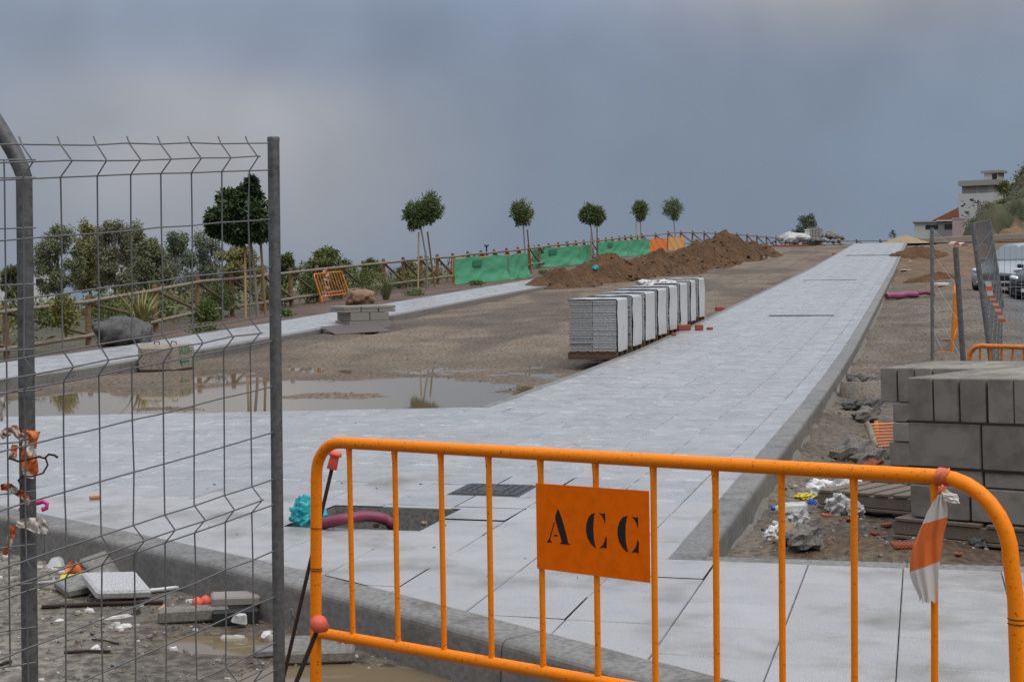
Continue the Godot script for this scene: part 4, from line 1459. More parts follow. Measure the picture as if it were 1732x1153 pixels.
func build_plants() -> void:
	var gl := Color(0.028, 0.045, 0.012)
	var gh := Color(0.1, 0.13, 0.035)
	var by := "shrubs behind the wooden fence"
	for q in [[372, 505, 36, 34, 40.0, "leafy dark green hedge shrub behind the fence braces"], [345, 530, 30, 26, 38.5, "low spreading green shrub at the foot of the fence"], [458, 500, 32, 30, 44.0, "dense green shrub behind the steel fence post"], [520, 490, 26, 30, 46.0, "tangled green shrub behind the leaning orange barrier"], [615, 475, 44, 34, 50.0, "large feathery shrub behind the fence and block pile"], [565, 480, 30, 34, 48.0, "feathery brown green shrub above the leaning barrier"], [690, 480, 34, 18, 56.0, "low dark shrub beneath the two lobed tree"], [60, 530, 60, 34, 32.0, "weedy bush at the end of the wooden fence"], [180, 520, 44, 40, 36.0, "tall weedy bush behind the dark boulder"], [110, 535, 30, 44, 30.5, "yellow flowering weed clump in front of the fence"], [270, 520, 40, 30, 40.0, "greyish scrub beyond the fence by the agave"]]:
		var p := at_depth(q[0], q[1] + q[3] * 0.6, q[4])
		var s: float = q[4] / F
		var yel: bool = "yellow" in q[5]
		shrub("shrub", q[5], "shrub", p, Vector3(q[2] * s, q[3] * s * 1.3, minf(q[2] * s, 0.9)), 1300, 0.09, Color(0.06, 0.07, 0.02) if yel else gl, Color(0.16, 0.15, 0.035) if yel else gh, by)
	for q in [[1702, 348, 30, 12, 122.0], [1722, 325, 30, 16, 130.0], [1690, 362, 18, 7, 119.0], [1740, 300, 30, 20, 140.0], [1700, 318, 12, 14, 180.0]]:
		var p := at_depth(q[0], q[1] + q[3] * 0.6, q[4])
		var s: float = q[4] / F
		shrub("slope_bush", ["broad green bush on the slope over the cut bank", "dark bush higher up the slope beside the house", "small bush at the lip of the cut bank", "topmost bush on the slope above the parked cars", "thin twiggy bush against the house's side wall"][[1702, 1722, 1690, 1740, 1700].find(q[0])], "bush", p, Vector3(q[2] * s, q[3] * s * 1.3, q[2] * s), 800, 0.3, Color(0.035, 0.05, 0.015), Color(0.12, 0.12, 0.04))
	# scrub that covers the slope behind the fence
	var sc := MB.new()
	for i in 230:
		var u := -19.2 - 50.0 * rng.randf() ** 1.5
		var v := rng.randf_range(18.0, 112.0)
		var r := rng.randf_range(0.5, 1.1)
		var dry := rng.randf()
		var lo2 := Color(0.035, 0.048, 0.018).lerp(Color(0.09, 0.08, 0.035), dry)
		var hi2 := Color(0.1, 0.115, 0.045).lerp(Color(0.2, 0.17, 0.085), dry)
		leaves(sc, V(u, beyond(u, v) + r * 0.3, v), Vector3(r * 1.3, r * 0.7, r * 1.3), 170, 0.2, 0.07, lo2, hi2, -0.4, 0.5)
	stuff(sc, "scrub", M.leaf, null, "dry scrub covering the slope behind the wooden fence", "scrub")
	var hc := MB.new()
	for i in 150:
		var u := rng.randf_range(4.0, 15.0)
		var v := rng.randf_range(113.5, 165.0)
		var r := rng.randf_range(0.35, 0.8)
		leaves(hc, V(u, hill_h(u, v) + r * 0.2, v), Vector3(r * 1.3, r * 0.6, r * 1.3), 130, 0.2, 0.07, Color(0.04, 0.05, 0.018), Color(0.1, 0.1, 0.04).lerp(Color(0.14, 0.11, 0.055), rng.randf()), -0.4, 0.5)
	stuff(hc, "scrub", M.leaf, null, "green scrub growing on the slope above the cut bank", "scrub")
	# low creeping plants beside the far sidewalk
	for q in [[700, 483, 22, "low creeping plant at the foot of the staked tree"], [345, 562, 30, "clump of low groundcover beside the far sidewalk"], [805, 476, 16, "small tuft of weeds below the green netting"], [482, 525, 14, "weed clump behind the steel post by the sidewalk"], [925, 463, 20, "weeds growing under the second netted barrier"]]:
		var p := at_u(q[0], q[1], -15.6)
		p.y = ground(p.x, -p.z)
		var s := (p - EYE).length() / F
		shrub("ground_plant", q[3], "plant", p, Vector3(q[2] * s, 0.16, 0.35), 400, 0.08, gl, gh)
	blades("agave", "spiky yellow green agave beside the dark boulder", at_u(238, 567, -15.4), 1.0, 0.75, 60, 0.06, Color(0.1, 0.11, 0.03), Color(0.32, 0.29, 0.12))
	blades("grass_clump", "tall grassy clump rising behind the block pile", at_u(653, 512, -15.6), 0.95, 0.6, 130, 0.022, Color(0.06, 0.075, 0.03), Color(0.2, 0.21, 0.11))
	blades("grass_clump", "bent grassy clump in the verge beside the orange rock", at_u(622, 510, -15.9), 0.6, 0.7, 70, 0.018, Color(0.06, 0.075, 0.03), Color(0.17, 0.17, 0.08))
	# boulders
	var p := at_u(205, 570, -15.2)
	p.y = ground(p.x, -p.z)
	var mb := MB.new()
	mb.blob(Vector3(0, 0.2, 0), Vector3(0.55, 0.36, 0.42), n1, 0.55, 0.9, 22, Basis(), true)
	single(mb, "boulder", M.boulder, "large dark grey boulder in the verge beside the agave", "boulder", p)
	p = at_u(610, 505, -15.6)
	p.y = ground(p.x, -p.z)
	mb = MB.new()
	mb.blob(Vector3(0, 0.16, 0), Vector3(0.4, 0.27, 0.3), n1, 0.45, 1.1, 18, Basis(), true)
	single(mb, "boulder", M.rock_warm, "orange brown angular rock in the verge behind the block pile", "boulder", p)

# ------------------------------------------------------------------ things on the building site
func heap_h(u: float, v: float) -> float:
	var m := 0.0
	for q in [[-12.5, 52.0, 0.6, 1.35, 3.4], [-12.1, 58.0, 1.0, 1.9, 5.0], [-11.2, 64.5, 0.95, 2.2, 6.0], [-10.6, 71.5, 1.2, 2.2, 6.5], [-10.2, 78.5, 1.6, 2.3, 6.0], [-9.4, 84.0, 0.9, 1.9, 5.0]]:
		var d := sqrt(((u - q[0]) / q[3]) ** 2 + ((v - q[1]) / q[4]) ** 2)
		var k: float = q[2] * maxf(0.0, 1.0 - d)
		m = maxf(m, k) + 0.18 * minf(m, k)
	return m

func brick_heap(label: String, px: float, py: float, r: float, h: float, mt: Material, called: String, category: String) -> void:
	var p := hit(px, py)
	var rows := []
	for j in 26:
		var row := []
		for i in 26:
			var x := (i / 12.5 - 1.0) * r
			var z := (j / 12.5 - 1.0) * r
			var d := sqrt(x * x + z * z) / r
			var y := h * (0.9 - d if d < 0.9 else (0.9 - d) * 5.0) + n1.get_noise_2d((p.x + x) * 300.0 / r, z * 300.0 / r) * h * 0.35 - 0.03
			row.append(Vector3(x, y, z))
		rows.append(row)
	var mb := MB.new()
	mb.grid_rows(rows)
	single(mb, called, mt, label, category, p)

func rubble(label: String, px: float, py: float, z: float, r: float, h: float, count: int, mt: Material) -> void:
	var p := at_depth(px, py, z)
	var t := thing("rubble_heap", label, "rubble", p)
	for i in count:
		var a := rng.randf() * TAU
		var d := rng.randf()
		var mb := MB.new()
		var sz := h * rng.randf_range(0.25, 0.5)
		mb.box(Vector3(cos(a) * d * r, h * (1.0 - d) * 0.8 + sz * 0.2, sin(a) * d * r * 0.7), Vector3(sz * rng.randf_range(1.0, 2.2), sz * 0.7, sz * rng.randf_range(0.8, 1.6)), Basis.from_euler(Vector3(rng.randfn(0, 0.4), rng.randf() * TAU, rng.randfn(0, 0.4))), sz * 0.12)
		part(mb, "chunk", mt, t)

func net_barrier(label: String, pts: Array, h: float) -> void:
	# pts: [px, depth] of the upright ends
	var feet := []
	for q in pts:
		var d := ray(q[0], 460)
		var p: Vector3 = EYE + d * q[1]
		p.y = ground(clampf(p.x, -18.3, -12.7), -p.z)
		feet.append(p)
	var o: Vector3 = feet[0]
	var t := thing("netted_barrier", label, "barrier", o, Basis(), "site barriers wrapped in green netting")
	var fr := MB.new()
	var net := MB.new()
	var patch := MB.new()
	for i in feet.size() - 1:
		var a: Vector3 = feet[i] - o
		var b: Vector3 = feet[i + 1] - o
		var up := Vector3(0, h, 0)
		fr.tube([a, a + up, b + up, b], 0.02, 6)
		fr.tube([a + up * 0.18, b + up * 0.18], 0.018, 6)
		var n := (b - a).cross(Vector3.UP).normalized()
		if n.dot(EYE - o) < 0:
			n = -n
		for k in int((b - a).length() / 0.2):
			var x := a.lerp(b, (k + 1.0) / (int((b - a).length() / 0.2) + 1.0))
			fr.tube([x + up * 0.18, x + up], 0.01, 5, false)
		var rows := []
		for y in 15:
			var row := []
			var f := y / 14.0
			for x in 41:
				var g := x / 40.0
				var sag := sin(g * PI * 3.0 + f * 2.0) * 0.012 + n1.get_noise_2d(g * 260.0 + o.x * 50.0, f * 160.0) * 0.06 * (1.0 - f * 0.6)
				var hang := 1.0 - 0.02 * sin(g * 14.0) if y == 14 else f
				row.append(a.lerp(b, g) + up * lerpf(0.01 + 0.04 * n1.get_noise_2d(g * 200.0, o.z), 1.02, hang) + n * (0.06 + sag + 0.1 * (1.0 - f) ** 3))
			rows.append(row)
		net.grid_rows(rows)
		if i == 0:
			var c := a.lerp(b, 0.42)
			patch.box(c + up * 0.78 + n * 0.095, Vector3((b - a).length() * 0.16, h * 0.24, 0.012), Basis((b - a).normalized(), Vector3.UP, n))
	part(fr, "frame", M.barrier_plain, t)
	part(net, "netting", M.net, t)
	part(patch, "sewn_patch", M.net_patch, t)

func small_barrier(called: String, label: String, a: Vector3, b: Vector3, up: Vector3, bars: int, tube_r: float, mt: Material, group := "", foot := 0.18) -> void:
	var t := thing(called, label, "barrier", a, Basis(), group)
	var d := b - a
	var fr := MB.new()
	var dn := d.normalized()
	var un := up.normalized()
	var r := 0.12 * up.length()
	var path := [Vector3.ZERO]
	for i in 5:
		var w := PI / 2 * i / 4.0
		path.append(up - un * r * (1.0 - sin(w)) + dn * r * (1.0 - cos(w)))
	for i in 5:
		var w := PI / 2 * i / 4.0
		path.append(up + d - dn * r * (1.0 - sin(w)) - un * r * (1.0 - cos(w)))
	path.append(d)
	fr.tube(path, tube_r, 8)
	fr.tube([up * foot, up * foot + d], tube_r * 0.9, 8)
	part(fr, "frame", mt, t)
	for i in bars:
		var mb := MB.new()
		var p := d * (i + 1.0) / (bars + 1.0)
		mb.tube([p + up * foot, p + up * 0.99], tube_r * 0.5, 6)
		part(mb, "bar", mt, t)
	for q in [Vector3.ZERO, d]:
		var mb := MB.new()
		var n := dn.cross(un).normalized()
		mb.box(q, Vector3(0.05, 0.02, 0.5), Basis(n.cross(Vector3.UP).normalized(), Vector3.UP, n), 0.004)
		part(mb, "foot", mt, t)

func pallet(t: Node, w: float, d: float, mt: Material, at := Vector3.ZERO) -> void:
	var mb: MB
	for i in 5:
		mb = MB.new()
		mb.box(at + Vector3(-w / 2 + w * (i + 0.5) / 5.0, 0.12, 0), Vector3(w / 5 - 0.04, 0.02, d), Basis(), 0.003)
		part(mb, "deck_board", mt, t)
	for k in [-1, 0, 1]:
		mb = MB.new()
		mb.box(at + Vector3(0, 0.07, k * (d / 2 - 0.05)), Vector3(w, 0.078, 0.08), Basis(), 0.003)
		part(mb, "bearer", mt, t)
		mb = MB.new()
		mb.box(at + Vector3(0, 0.016, k * (d / 2 - 0.05)), Vector3(w, 0.02, 0.1), Basis(), 0.003)
		part(mb, "bottom_board", mt, t)

func build_site() -> void:
	# heap of excavated earth
	var us := axis([[-14.8, -7.2, 0.11]])
	var vs := axis([[48.5, 89.0, 0.16]])
	var hm := height_mesh(us, vs, func(u, v):
		var m := heap_h(u, v)
		var base := ground(clampf(u, -12.55, -4.7), v) if u > -12.6 else maxf(walk_h(v), ground(u, v))
		if m < 0.01:
			return base - 0.12
		return base - 0.05 + m + n1.get_noise_2d(u * 130.0, v * 130.0) * 0.3 * minf(1.0, m * 3.0) + n2.get_noise_2d(u * 420.0, v * 420.0) * 0.13 * minf(1.0, m * 3.0),
		func(u, v):
			var t := clampf(0.5 + n1.get_noise_2d(u * 70.0, v * 70.0 + 400.0) * 1.6, 0.0, 1.0)
			return Color(0.75, 0.72, 0.7).lerp(Color(1.25, 1.25, 1.2), t))
	single(hm, "earth_heap", M.mud, "long heap of brown excavated earth across the roadway", "dirt heap")
	# clods
	var clods := MB.new()
	clods.colored = true
	for i in 1500:
		var u := rng.randf_range(-14.0, -8.0)
		var v := rng.randf_range(49.5, 88.0)
		var m := heap_h(u, v)
		if m < 0.02 and rng.randf() > 0.12 or u < -12.6 and m < 0.02:
			continue
		var k := rng.randf_range(0.8, 1.7)
		clods.col = Color(k, k * 0.97, k * 0.9)
		var r := 0.03 + 0.09 * rng.randf() ** 3
		clods.blob(V(u, ground(clampf(u, -12.5, -4.7), v) + m - 0.03, v), Vector3(r, r * 0.7, r), n1, 0.6, 1.0, 3)
	stuff(clods, "clods", M.mud, null, "clods of earth strewn over and around the heap", "dirt")
	var mb := MB.new()
	mb.blob(Vector3.ZERO, Vector3(0.14, 0.11, 0.14), n1, 0.5, 1.5, 8)
	var q0 := at_depth(1007, 457, 56.5)
	q0.y = ground(clampf(q0.x, -12.5, -5.0), -q0.z) + heap_h(q0.x, -q0.z) + 0.03
	single(mb, "plastic_bag", M.teal, "turquoise plastic scrap lying on the earth heap", "plastic", q0)

	net_barrier("green netted barrier nearest the two lobed young tree", [[766, 56.0], [857, 58.0], [891, 60.5]], 0.98)
	net_barrier("green netted barrier between the oval and double crowned trees", [[899, 73.0], [979, 76.0], [998, 78.0]], 0.95)
	net_barrier("green netted barrier behind the earth heap", [[1011, 86.0], [1060, 87.0], [1097, 89.0]], 0.95)

	# orange sheeting behind the heap
	for q in [[1100, 1128, 90.0, "orange sheeting hung on the fence behind the earth heap"], [1131, 1158, 94.0, "tan sheeting hung on the fence behind the earth heap"]]:
		var a := at_depth(q[0], 425, q[2])
		var b := at_depth(q[1], 421, q[2] + 1.0)
		a.y = ground(-17.0, -a.z) + 0.02
		b.y = ground(-17.0, -b.z) + 0.02
		small_barrier("sheeted_barrier", q[3], a, b, Vector3(0, 0.95, 0), 7, 0.02, M.barrier_plain)
		var rows := []
		for y in 8:
			var row := []
			for x in 14:
				row.append((b - a) * x / 13.0 + Vector3(0, 0.1 + y * 0.115, 0) + Vector3(0, 0, 0.06 + 0.03 * sin(x * 1.3 + y)))
			rows.append(row)
		mb = MB.new()
		mb.grid_rows(rows)
		part(mb, "sheet", M.orange_plastic if q[0] == 1100 else M.foam_orange, get_child(get_child_count() - 1))
	# orange barrier leaning on the wooden fence
	var la := at_u(545, 505, -17.75)
	la.y = ground(-17.75, -la.z) + 0.05
	var lb := at_u(592, 492, -17.75)
	lb.y = ground(-17.75, -lb.z) + 0.05
	small_barrier("leaning_barrier", "small orange pedestrian barrier leaning against the wooden fence", la, lb, Vector3(-0.28, 0.85, 0), 9, 0.022, M.barrier_plain)
	# pink and white tape wound round posts
	for q in [[547, 500, 455, "faded red warning tape wound on the fence post by the leaning barrier"], [770, 478, 446, "faded red warning tape hanging beside the first netted barrier"]]:
		var a := at_u(q[0], q[1], -18.1)
		var b := at_u(q[0] - 1, q[2], -18.1)
		mb = MB.new()
		mb.colored = true
		for i in 14:
			var f := i / 13.0
			var p := a.lerp(b, f) - a + Vector3(0.1 + 0.05 * sin(i * 2.0), 0, 0.05 * cos(i * 3.0))
			mb.col = Color(0.6, 0.2, 0.13) if i % 2 else Color(0.6, 0.52, 0.48)
			mb.box(p, Vector3(0.02, (b.y - a.y) / 12.0, 0.14), Basis.from_euler(Vector3(rng.randfn(0, 0.3), rng.randfn(0, 0.6), rng.randfn(0, 0.3))))
		single(mb, "warning_tape", M.tape, q[3], "tape", a)

	# pallets of paving tiles
	for k in 8:
		var v0: float = [22.75, 23.98, 25.2, 26.45, 27.7, 29.0, 30.25, 31.5][k]
		var names := ["unwrapped pallet of grey paving tiles at the front of the row", "film wrapped tile pallet directly behind the unwrapped front one", "third film wrapped tile pallet in the row", "fourth film wrapped tile pallet in the row", "fifth film wrapped tile pallet in the row", "tile pallet with torn film on top, third from the uphill end", "film wrapped tile pallet, next to the uphill end of the row", "film wrapped tile pallet at the uphill end of the row"]
		var h0 := walk_h(v0 + 0.5) - 0.06
		var t := thing("tile_pallet", names[k], "pallet", V(-5.05, h0, v0 + 0.5), Basis(Vector3.UP, rng.randfn(0, 0.015)), "pallets of paving tiles beside the sidewalk")
		pallet(t, 0.8, 0.98, M.pallet_wet)
		var w := 0.76
		var d := 0.92
		for c in 4:
			mb = MB.new()
			for i in 20:
				var x := (-0.5 if c % 2 == 0 else 0.5) * w * 0.5 + rng.randfn(0, 0.003)
				var z := (-0.5 if c < 2 else 0.5) * d * 0.5 + rng.randfn(0, 0.004)
				mb.box(Vector3(x, 0.13 + 0.0205 + i * 0.0405, z), Vector3(w * 0.495, 0.036, d * 0.49), Basis(), 0.003)
			part(mb, "tile_column", M.tile_stack if (c + k) % 2 else M.tile_stack2, t)
		# clear film pulled over top and side
		var hh := 0.13 + 20 * 0.0405
		var rows := []
		var prof := [[0.0, hh + 0.012], [0.12, hh + 0.018], [0.3, hh + 0.016], [0.385, hh + 0.012], [0.4, hh - 0.02], [0.402, hh - 0.2], [0.403, hh - 0.45], [0.404, hh - 0.68], [0.402, 0.12]]
		for q in prof:
			var row := []
			for z in 15:
				var zz: float = lerpf(-0.47, 0.36 if k else 0.47, z / 14.0)
				var e := n1.get_noise_3d(q[0] * 900.0 + k * 70.0, q[1] * 500.0, zz * 700.0) * 0.02
				row.append(Vector3(q[0] + e if q[1] < hh else q[0], q[1] + (absf(e) if q[1] >= hh - 0.01 else 0.0), zz))
			rows.append(row)
		for s in [1, -1]:
			if s == -1:
				for row in rows:
					for i in row.size():
						row[i].x = -row[i].x
			mb = MB.new()
			mb.grid_rows(rows.slice(0, 5) if s == -1 else rows)
			part(mb, "film", M.wrap, t)
		if k == 5:
			mb = MB.new()
			for i in 9:
				mb.blob(Vector3(rng.randf_range(-0.4, 0.3), hh + 0.03, rng.randf_range(-0.4, 0.4)), Vector3(0.12, 0.06, 0.1), n1, 1.0, 1.5, 6)
			part(mb, "torn_film", M.wrap, t)

	# concrete block pile with a sheet of metal
	var p := V(-12.15, ground(-12.1, 31.0), 31.3)
	var t := thing("block_pile", "small pile of grey concrete blocks and slabs beside the far sidewalk", "blocks", p, face_basis(p, 0.42))
	var y := 0.0
	for row in [[0.19, 2, 0.5], [0.19, 2, 0.46], [0.075, 3, 0.4], [0.075, 3, 0.41]]:
		for i in row[1]:
			for k in 2:
				mb = MB.new()
				mb.box(Vector3((i - (row[1] - 1) / 2.0) * row[2] * 1.04 + rng.randfn(0, 0.01), y + row[0] / 2, -k * 0.42), Vector3(row[2], row[0] - 0.008, 0.4), Basis(), 0.006)
				part(mb, "block", M.block_far, t)
		y += row[0]
	p = V(-11.75, ground(-11.7, 29.3) + 0.03, 29.6)
	mb = MB.new()
	mb.box(Vector3(0, 0.06, 0), Vector3(1.25, 0.012, 0.95), Basis.from_euler(Vector3(0.14, 0, 0.03)), 0.003)
	single(mb, "metal_sheet", M.rusty_sheet, "rust brown metal sheet lying in front of the block pile", "metal sheet", p, face_basis(p, 0.35))
	# concrete ballast block with lettering
	p = V(-12.15, ground(-12.0, 21.7) - 0.02, 22.1)
	var cb := face_basis(p, -0.44)
	t = thing("ballast_block", "stained concrete ballast block with green painted lettering and arrow", "concrete block", p, cb)
	mb = MB.new()
	mb.box(Vector3(0, 0.22, 0), Vector3(0.66, 0.44, 0.82), Basis(), 0.05)
	part(mb, "body", M.old_concrete, t)
	for q in [-0.14, 0.16]:
		mb = MB.new()
		mb.tube([Vector3(q - 0.05, 0.43, 0.05), Vector3(q - 0.04, 0.49, 0.05), Vector3(q + 0.04, 0.49, 0.05), Vector3(q + 0.05, 0.43, 0.05)], 0.009, 6)
		part(mb, "lifting_loop", M.rebar, t)
	var tm := TextMesh.new()
	tm.text = "SALIDA"
	var sf := SystemFont.new()
	sf.font_names = PackedStringArray(["Droid Sans"])
	tm.font = sf
	tm.font_size = 32
	tm.pixel_size = 0.0042
	tm.depth = 0.004
	var lt := part(tm, "lettering", M.green_paint, t)
	lt.transform = Transform3D(Basis(Vector3.UP, PI / 2) * Basis().scaled(Vector3(1, 1.15, 1)), Vector3(0.332, 0.345, 0.02))
	mb = MB.new()
	mb.box(Vector3(0.332, 0.16, 0.02), Vector3(0.004, 0.03, 0.36))
	mb.box(Vector3(0.332, 0.19, 0.15), Vector3(0.004, 0.03, 0.13), Basis(Vector3.RIGHT, 0.7))
	mb.box(Vector3(0.332, 0.13, 0.15), Vector3(0.004, 0.03, 0.13), Basis(Vector3.RIGHT, -0.7))
	part(mb, "arrow", M.green_paint, t)

	# broken hollow bricks on the sidewalk's edge
	var bi := 0
	for q in [[1128, 581, 0.24, 0.5, "broken hollow red brick showing its holes beside the tile pallets"], [1157, 580, 0.26, 0.12, "whole red brick lying behind the hollow one on the sidewalk"], [1183, 580, 0.16, -0.1, "half red brick on the sidewalk next to the whole one"], [1201, 579, 0.12, 0.5, "small red brick end on the sidewalk"], [1111, 585, 0.1, 0.9, "red brick crumb by the pallet boards"], [1140, 590, 0.09, 0.2, "flat red brick chip on the sidewalk"], [1217, 526, 0.2, 0.2, "red brick chunk by the upper tile pallets"], [1228, 524, 0.1, 0.9, "small brick chunk by the upper tile pallets"], [1412, 431, 0.3, 0.1, "lone red brick at the sidewalk edge far uphill"]]:
		p = hit(q[0], q[1])
		p.y = maxf(p.y, walk_h(-p.z) if p.x > WALK_L - 0.1 else p.y)
		t = thing("brick_piece", q[4], "brick", p, face_basis(p, q[3]), "broken red bricks")
		mb = MB.new()
		var hgt := 0.11 if q[2] > 0.13 else 0.05
		if bi == 0:
			for xx in 4:
				mb.box(Vector3((xx - 1.5) * 0.072, hgt / 2, 0), Vector3(0.012, hgt, 0.2), Basis(Vector3.UP, 0.05 * xx))
			for yy in 4:
				mb.box(Vector3(0, 0.005 + yy * 0.034, 0), Vector3(0.228, 0.01, 0.198))
		else:
			mb.box(Vector3(0, hgt / 2, 0), Vector3(q[2], hgt, 0.12 if hgt > 0.1 else q[2] * 0.7), Basis(Vector3.UP, 0.2), 0.012)
		part(mb, "body", M.brick, t)
		bi += 1
		if bi > 0:
			continue
		for i in 2:
			for j in 3:
				mb.box(Vector3(-q[2] * 0.25 + j * q[2] * 0.25, hgt * (0.3 + i * 0.4), 0.062 if hgt > 0.1 else q[2] * 0.36), Vector3(q[2] * 0.13, hgt * 0.2, 0.004), Basis(Vector3.UP, 0.2) if bi else Basis())
	# grates set across the sidewalk
	for q in [[-3.3, -1.9, 33.1, 0.14, "dark drain grating across the sidewalk uphill of the pallets"], [-4.0, -2.2, 51.5, 0.05, "thin drain line across the sidewalk halfway uphill"], [-3.9, -1.75, 79.0, 1.1, "long dark unpaved patch across the upper sidewalk"]]:
		mb = MB.new()
		var v0: float = q[2]
		var n := 14
		for i in n:
			mb.box(V(0, 0, 0) + Vector3((q[1] - q[0]) * ((i + 0.5) / n - 0.5), 0.007, 0), Vector3((q[1] - q[0]) / n - 0.01, 0.01, q[3]))
		mb.box(Vector3(0, 0.004, 0), Vector3(q[1] - q[0], 0.006, q[3] + 0.02))
		var slope := (walk_h(v0 + 1) - walk_h(v0 - 1)) / 2.0
		single(mb, "drain_grating", M.iron if q[3] < 1.0 else M.kerb2, q[4], "grating", V((q[0] + q[1]) / 2, walk_h(v0) + 0.004, v0), Basis(Vector3.RIGHT, atan(slope)))

	# crest of the site: rubble, wrapped pallets, sand
	rubble("pale broken concrete heap at the crest beside the dark tree", 1404, 410, 103.0, 1.3, 0.75, 26, M.haunch)
	rubble("low line of white rubble at the foot of the earth heap", 1280, 437, 78.0, 0.9, 0.16, 16, M.plaster)
	rubble("scattered light rubble at the end of the roadway", 1318, 411, 100.0, 0.9, 0.4, 14, M.haunch)
	p = at_depth(1377, 404, 108.0)
	t = thing("block_stack", "stack of pale concrete blocks at the crest before the dark tree", "blocks", p, face_basis(p, 0.15))
	for r in 4:
		for c in 5:
			mb = MB.new()
			mb.box(Vector3((c - 2) * 0.22, r * 0.2 + 0.1, 0), Vector3(0.2, 0.18, 0.4), Basis(), 0.01)
			part(mb, "block", M.plaster_grey, t)
	for q in [[1336, 409, 0.55, "grey film wrapped bundle at the crest of the roadway"], [1352, 407, 0.45, "smaller grey wrapped bundle by the stacked blocks"]]:
		p = at_depth(q[0], q[1], 104.0)
		mb = MB.new()
		mb.blob(Vector3(0, q[2] * 0.5, 0), Vector3(0.75, q[2] * 0.75, 0.5), n1, 0.35, 0.8, 8)
		single(mb, "wrapped_bundle", M.plastic_grey, q[3], "bundle", p)
	p = at_depth(1366, 406, 105.0)
	mb = MB.new()
	mb.box(Vector3(0, 0.35, 0), Vector3(0.35, 0.7, 0.35), Basis(), 0.01)
	mb.box(Vector3(0, 0.72, 0), Vector3(0.4, 0.05, 0.4), Basis(), 0.01)
	single(mb, "marker_block", M.plaster, "white square concrete pillar at the crest beside the wrapped bundles", "pillar", p, face_basis(p))
	p = at_depth(1532, 410, 103.0)
	var rows2 := []
	for j in 20:
		var row := []
		for i in 30:
			var x := (i / 14.5 - 1.0) * 1.6
			var z := (j / 9.5 - 1.0) * 1.2
			var d := sqrt((x / 1.5) ** 2 + (z / 1.1) ** 2)
			row.append(Vector3(x, maxf(-0.1, 0.55 * (1.0 - d)) + n1.get_noise_2d(x * 150.0, z * 150.0) * 0.1, z))
		rows2.append(row)
	mb = MB.new()
	mb.grid_rows(rows2)
	single(mb, "sand_pile", M.sand, "small yellow sand pile at the head of the sidewalk", "sand pile", p)
	for q in [[1340, 416, 6, "red brick row"], ]:
		p = at_depth(1338, 417, 96.0)
		t = thing("brick_row", "short row of red bricks stacked on the ground at the crest", "bricks", p, face_basis(p))
		for i in 9:
			mb = MB.new()
			mb.box(Vector3((i - 4) * 0.26, 0.06, 0), Vector3(0.24, 0.12, 0.12), Basis(Vector3.UP, rng.randfn(0, 0.1)), 0.006)
			part(mb, "brick", M.brick, t)

# ------------------------------------------------------------------ right-hand side
func stack_basis(p: Vector3) -> Basis:
	var right := Vector3(lens_basis.x.x, 0, lens_basis.x.z).normalized()
	var back := Vector3(lens_basis.z.x, 0, lens_basis.z.z).normalized()
	var x := (right * 0.714 + back * 0.70).normalized()
	var z := x.cross(Vector3.UP)
	x = (x + Vector3.UP * 0.032).normalized()
	return Basis(x, z.cross(x), z)

func block_pallet(label: String, at: Vector3, bs: Basis, rows: Array, deep: float, pallet_at: Vector3, pw: float) -> Node3D:
	# rows from the bottom: [height, block width, count, inset, orientation gap]
	var t := thing("block_pallet", label, "pallet", at, bs, "pallets of concrete blocks in the planting bed")
	pallet(t, pw, deep + 0.1, M.pallet_wood, pallet_at)
	var y := 0.135
	var ri := 0
	for r in rows:
		var nk := 3 if r[1] > 0.3 else 2
		for i in r[2]:
			for k in nk:
				var mb := MB.new()
				var dz: float = deep / nk
				mb.box(Vector3(r[3] + (i + 0.5) * r[1] + rng.randfn(0, 0.002), y + r[0] / 2, -(k + 0.5) * dz + rng.randfn(0, 0.004)), Vector3(r[1] - 0.008 - absf(rng.randfn(0, 0.003)), r[0] - 0.006, dz - 0.008), Basis(Vector3.UP, rng.randfn(0, 0.004)), 0.007)
				part(mb, "block", [M.block, M.block2, M.block3][rng.randi_range(0, 2)], t)
		y += r[0]
		ri += 1
	return t

func strap(t: Node, y: float, x0: float, x1: float, deep: float) -> void:
	var mb := MB.new()
	mb.box(Vector3((x0 + x1) / 2, y, 0.004), Vector3(x1 - x0, 0.013, 0.003))
	mb.box(Vector3(x0 - 0.003, y, -deep / 2), Vector3(0.003, 0.013, deep))
	part(mb, "strap", M.black_rubber, t)

func crumple(called: String, label: String, category: String, p: Vector3, r: Vector3, mt: Material, amp := 0.9, seg := 18) -> MeshInstance3D:
	var mb := MB.new()
	mb.blob(Vector3.ZERO, r, n1, amp, 1.5, seg, Basis.from_euler(Vector3(0.3 * rng.randf(), rng.randf() * 6.0, 0.3 * rng.randf())))
	return single(mb, called, mt, label, category, p + Vector3(0, r.y * 0.55, 0))

func mesh_panel(t: Node, o: Vector3, dx: Vector3, up: Vector3, nx: int, ny: int, r: float, mt: Material) -> void:
	for i in nx + 1:
		var mb := MB.new()
		mb.tube([o + dx * i / nx, o + dx * i / nx + up], r, 4, false)
		part(mb, "wire", mt, t)
	for j in ny + 1:
		var mb := MB.new()
		mb.tube([o + up * j / ny, o + up * j / ny + dx], r, 4, false)
		part(mb, "wire", mt, t)

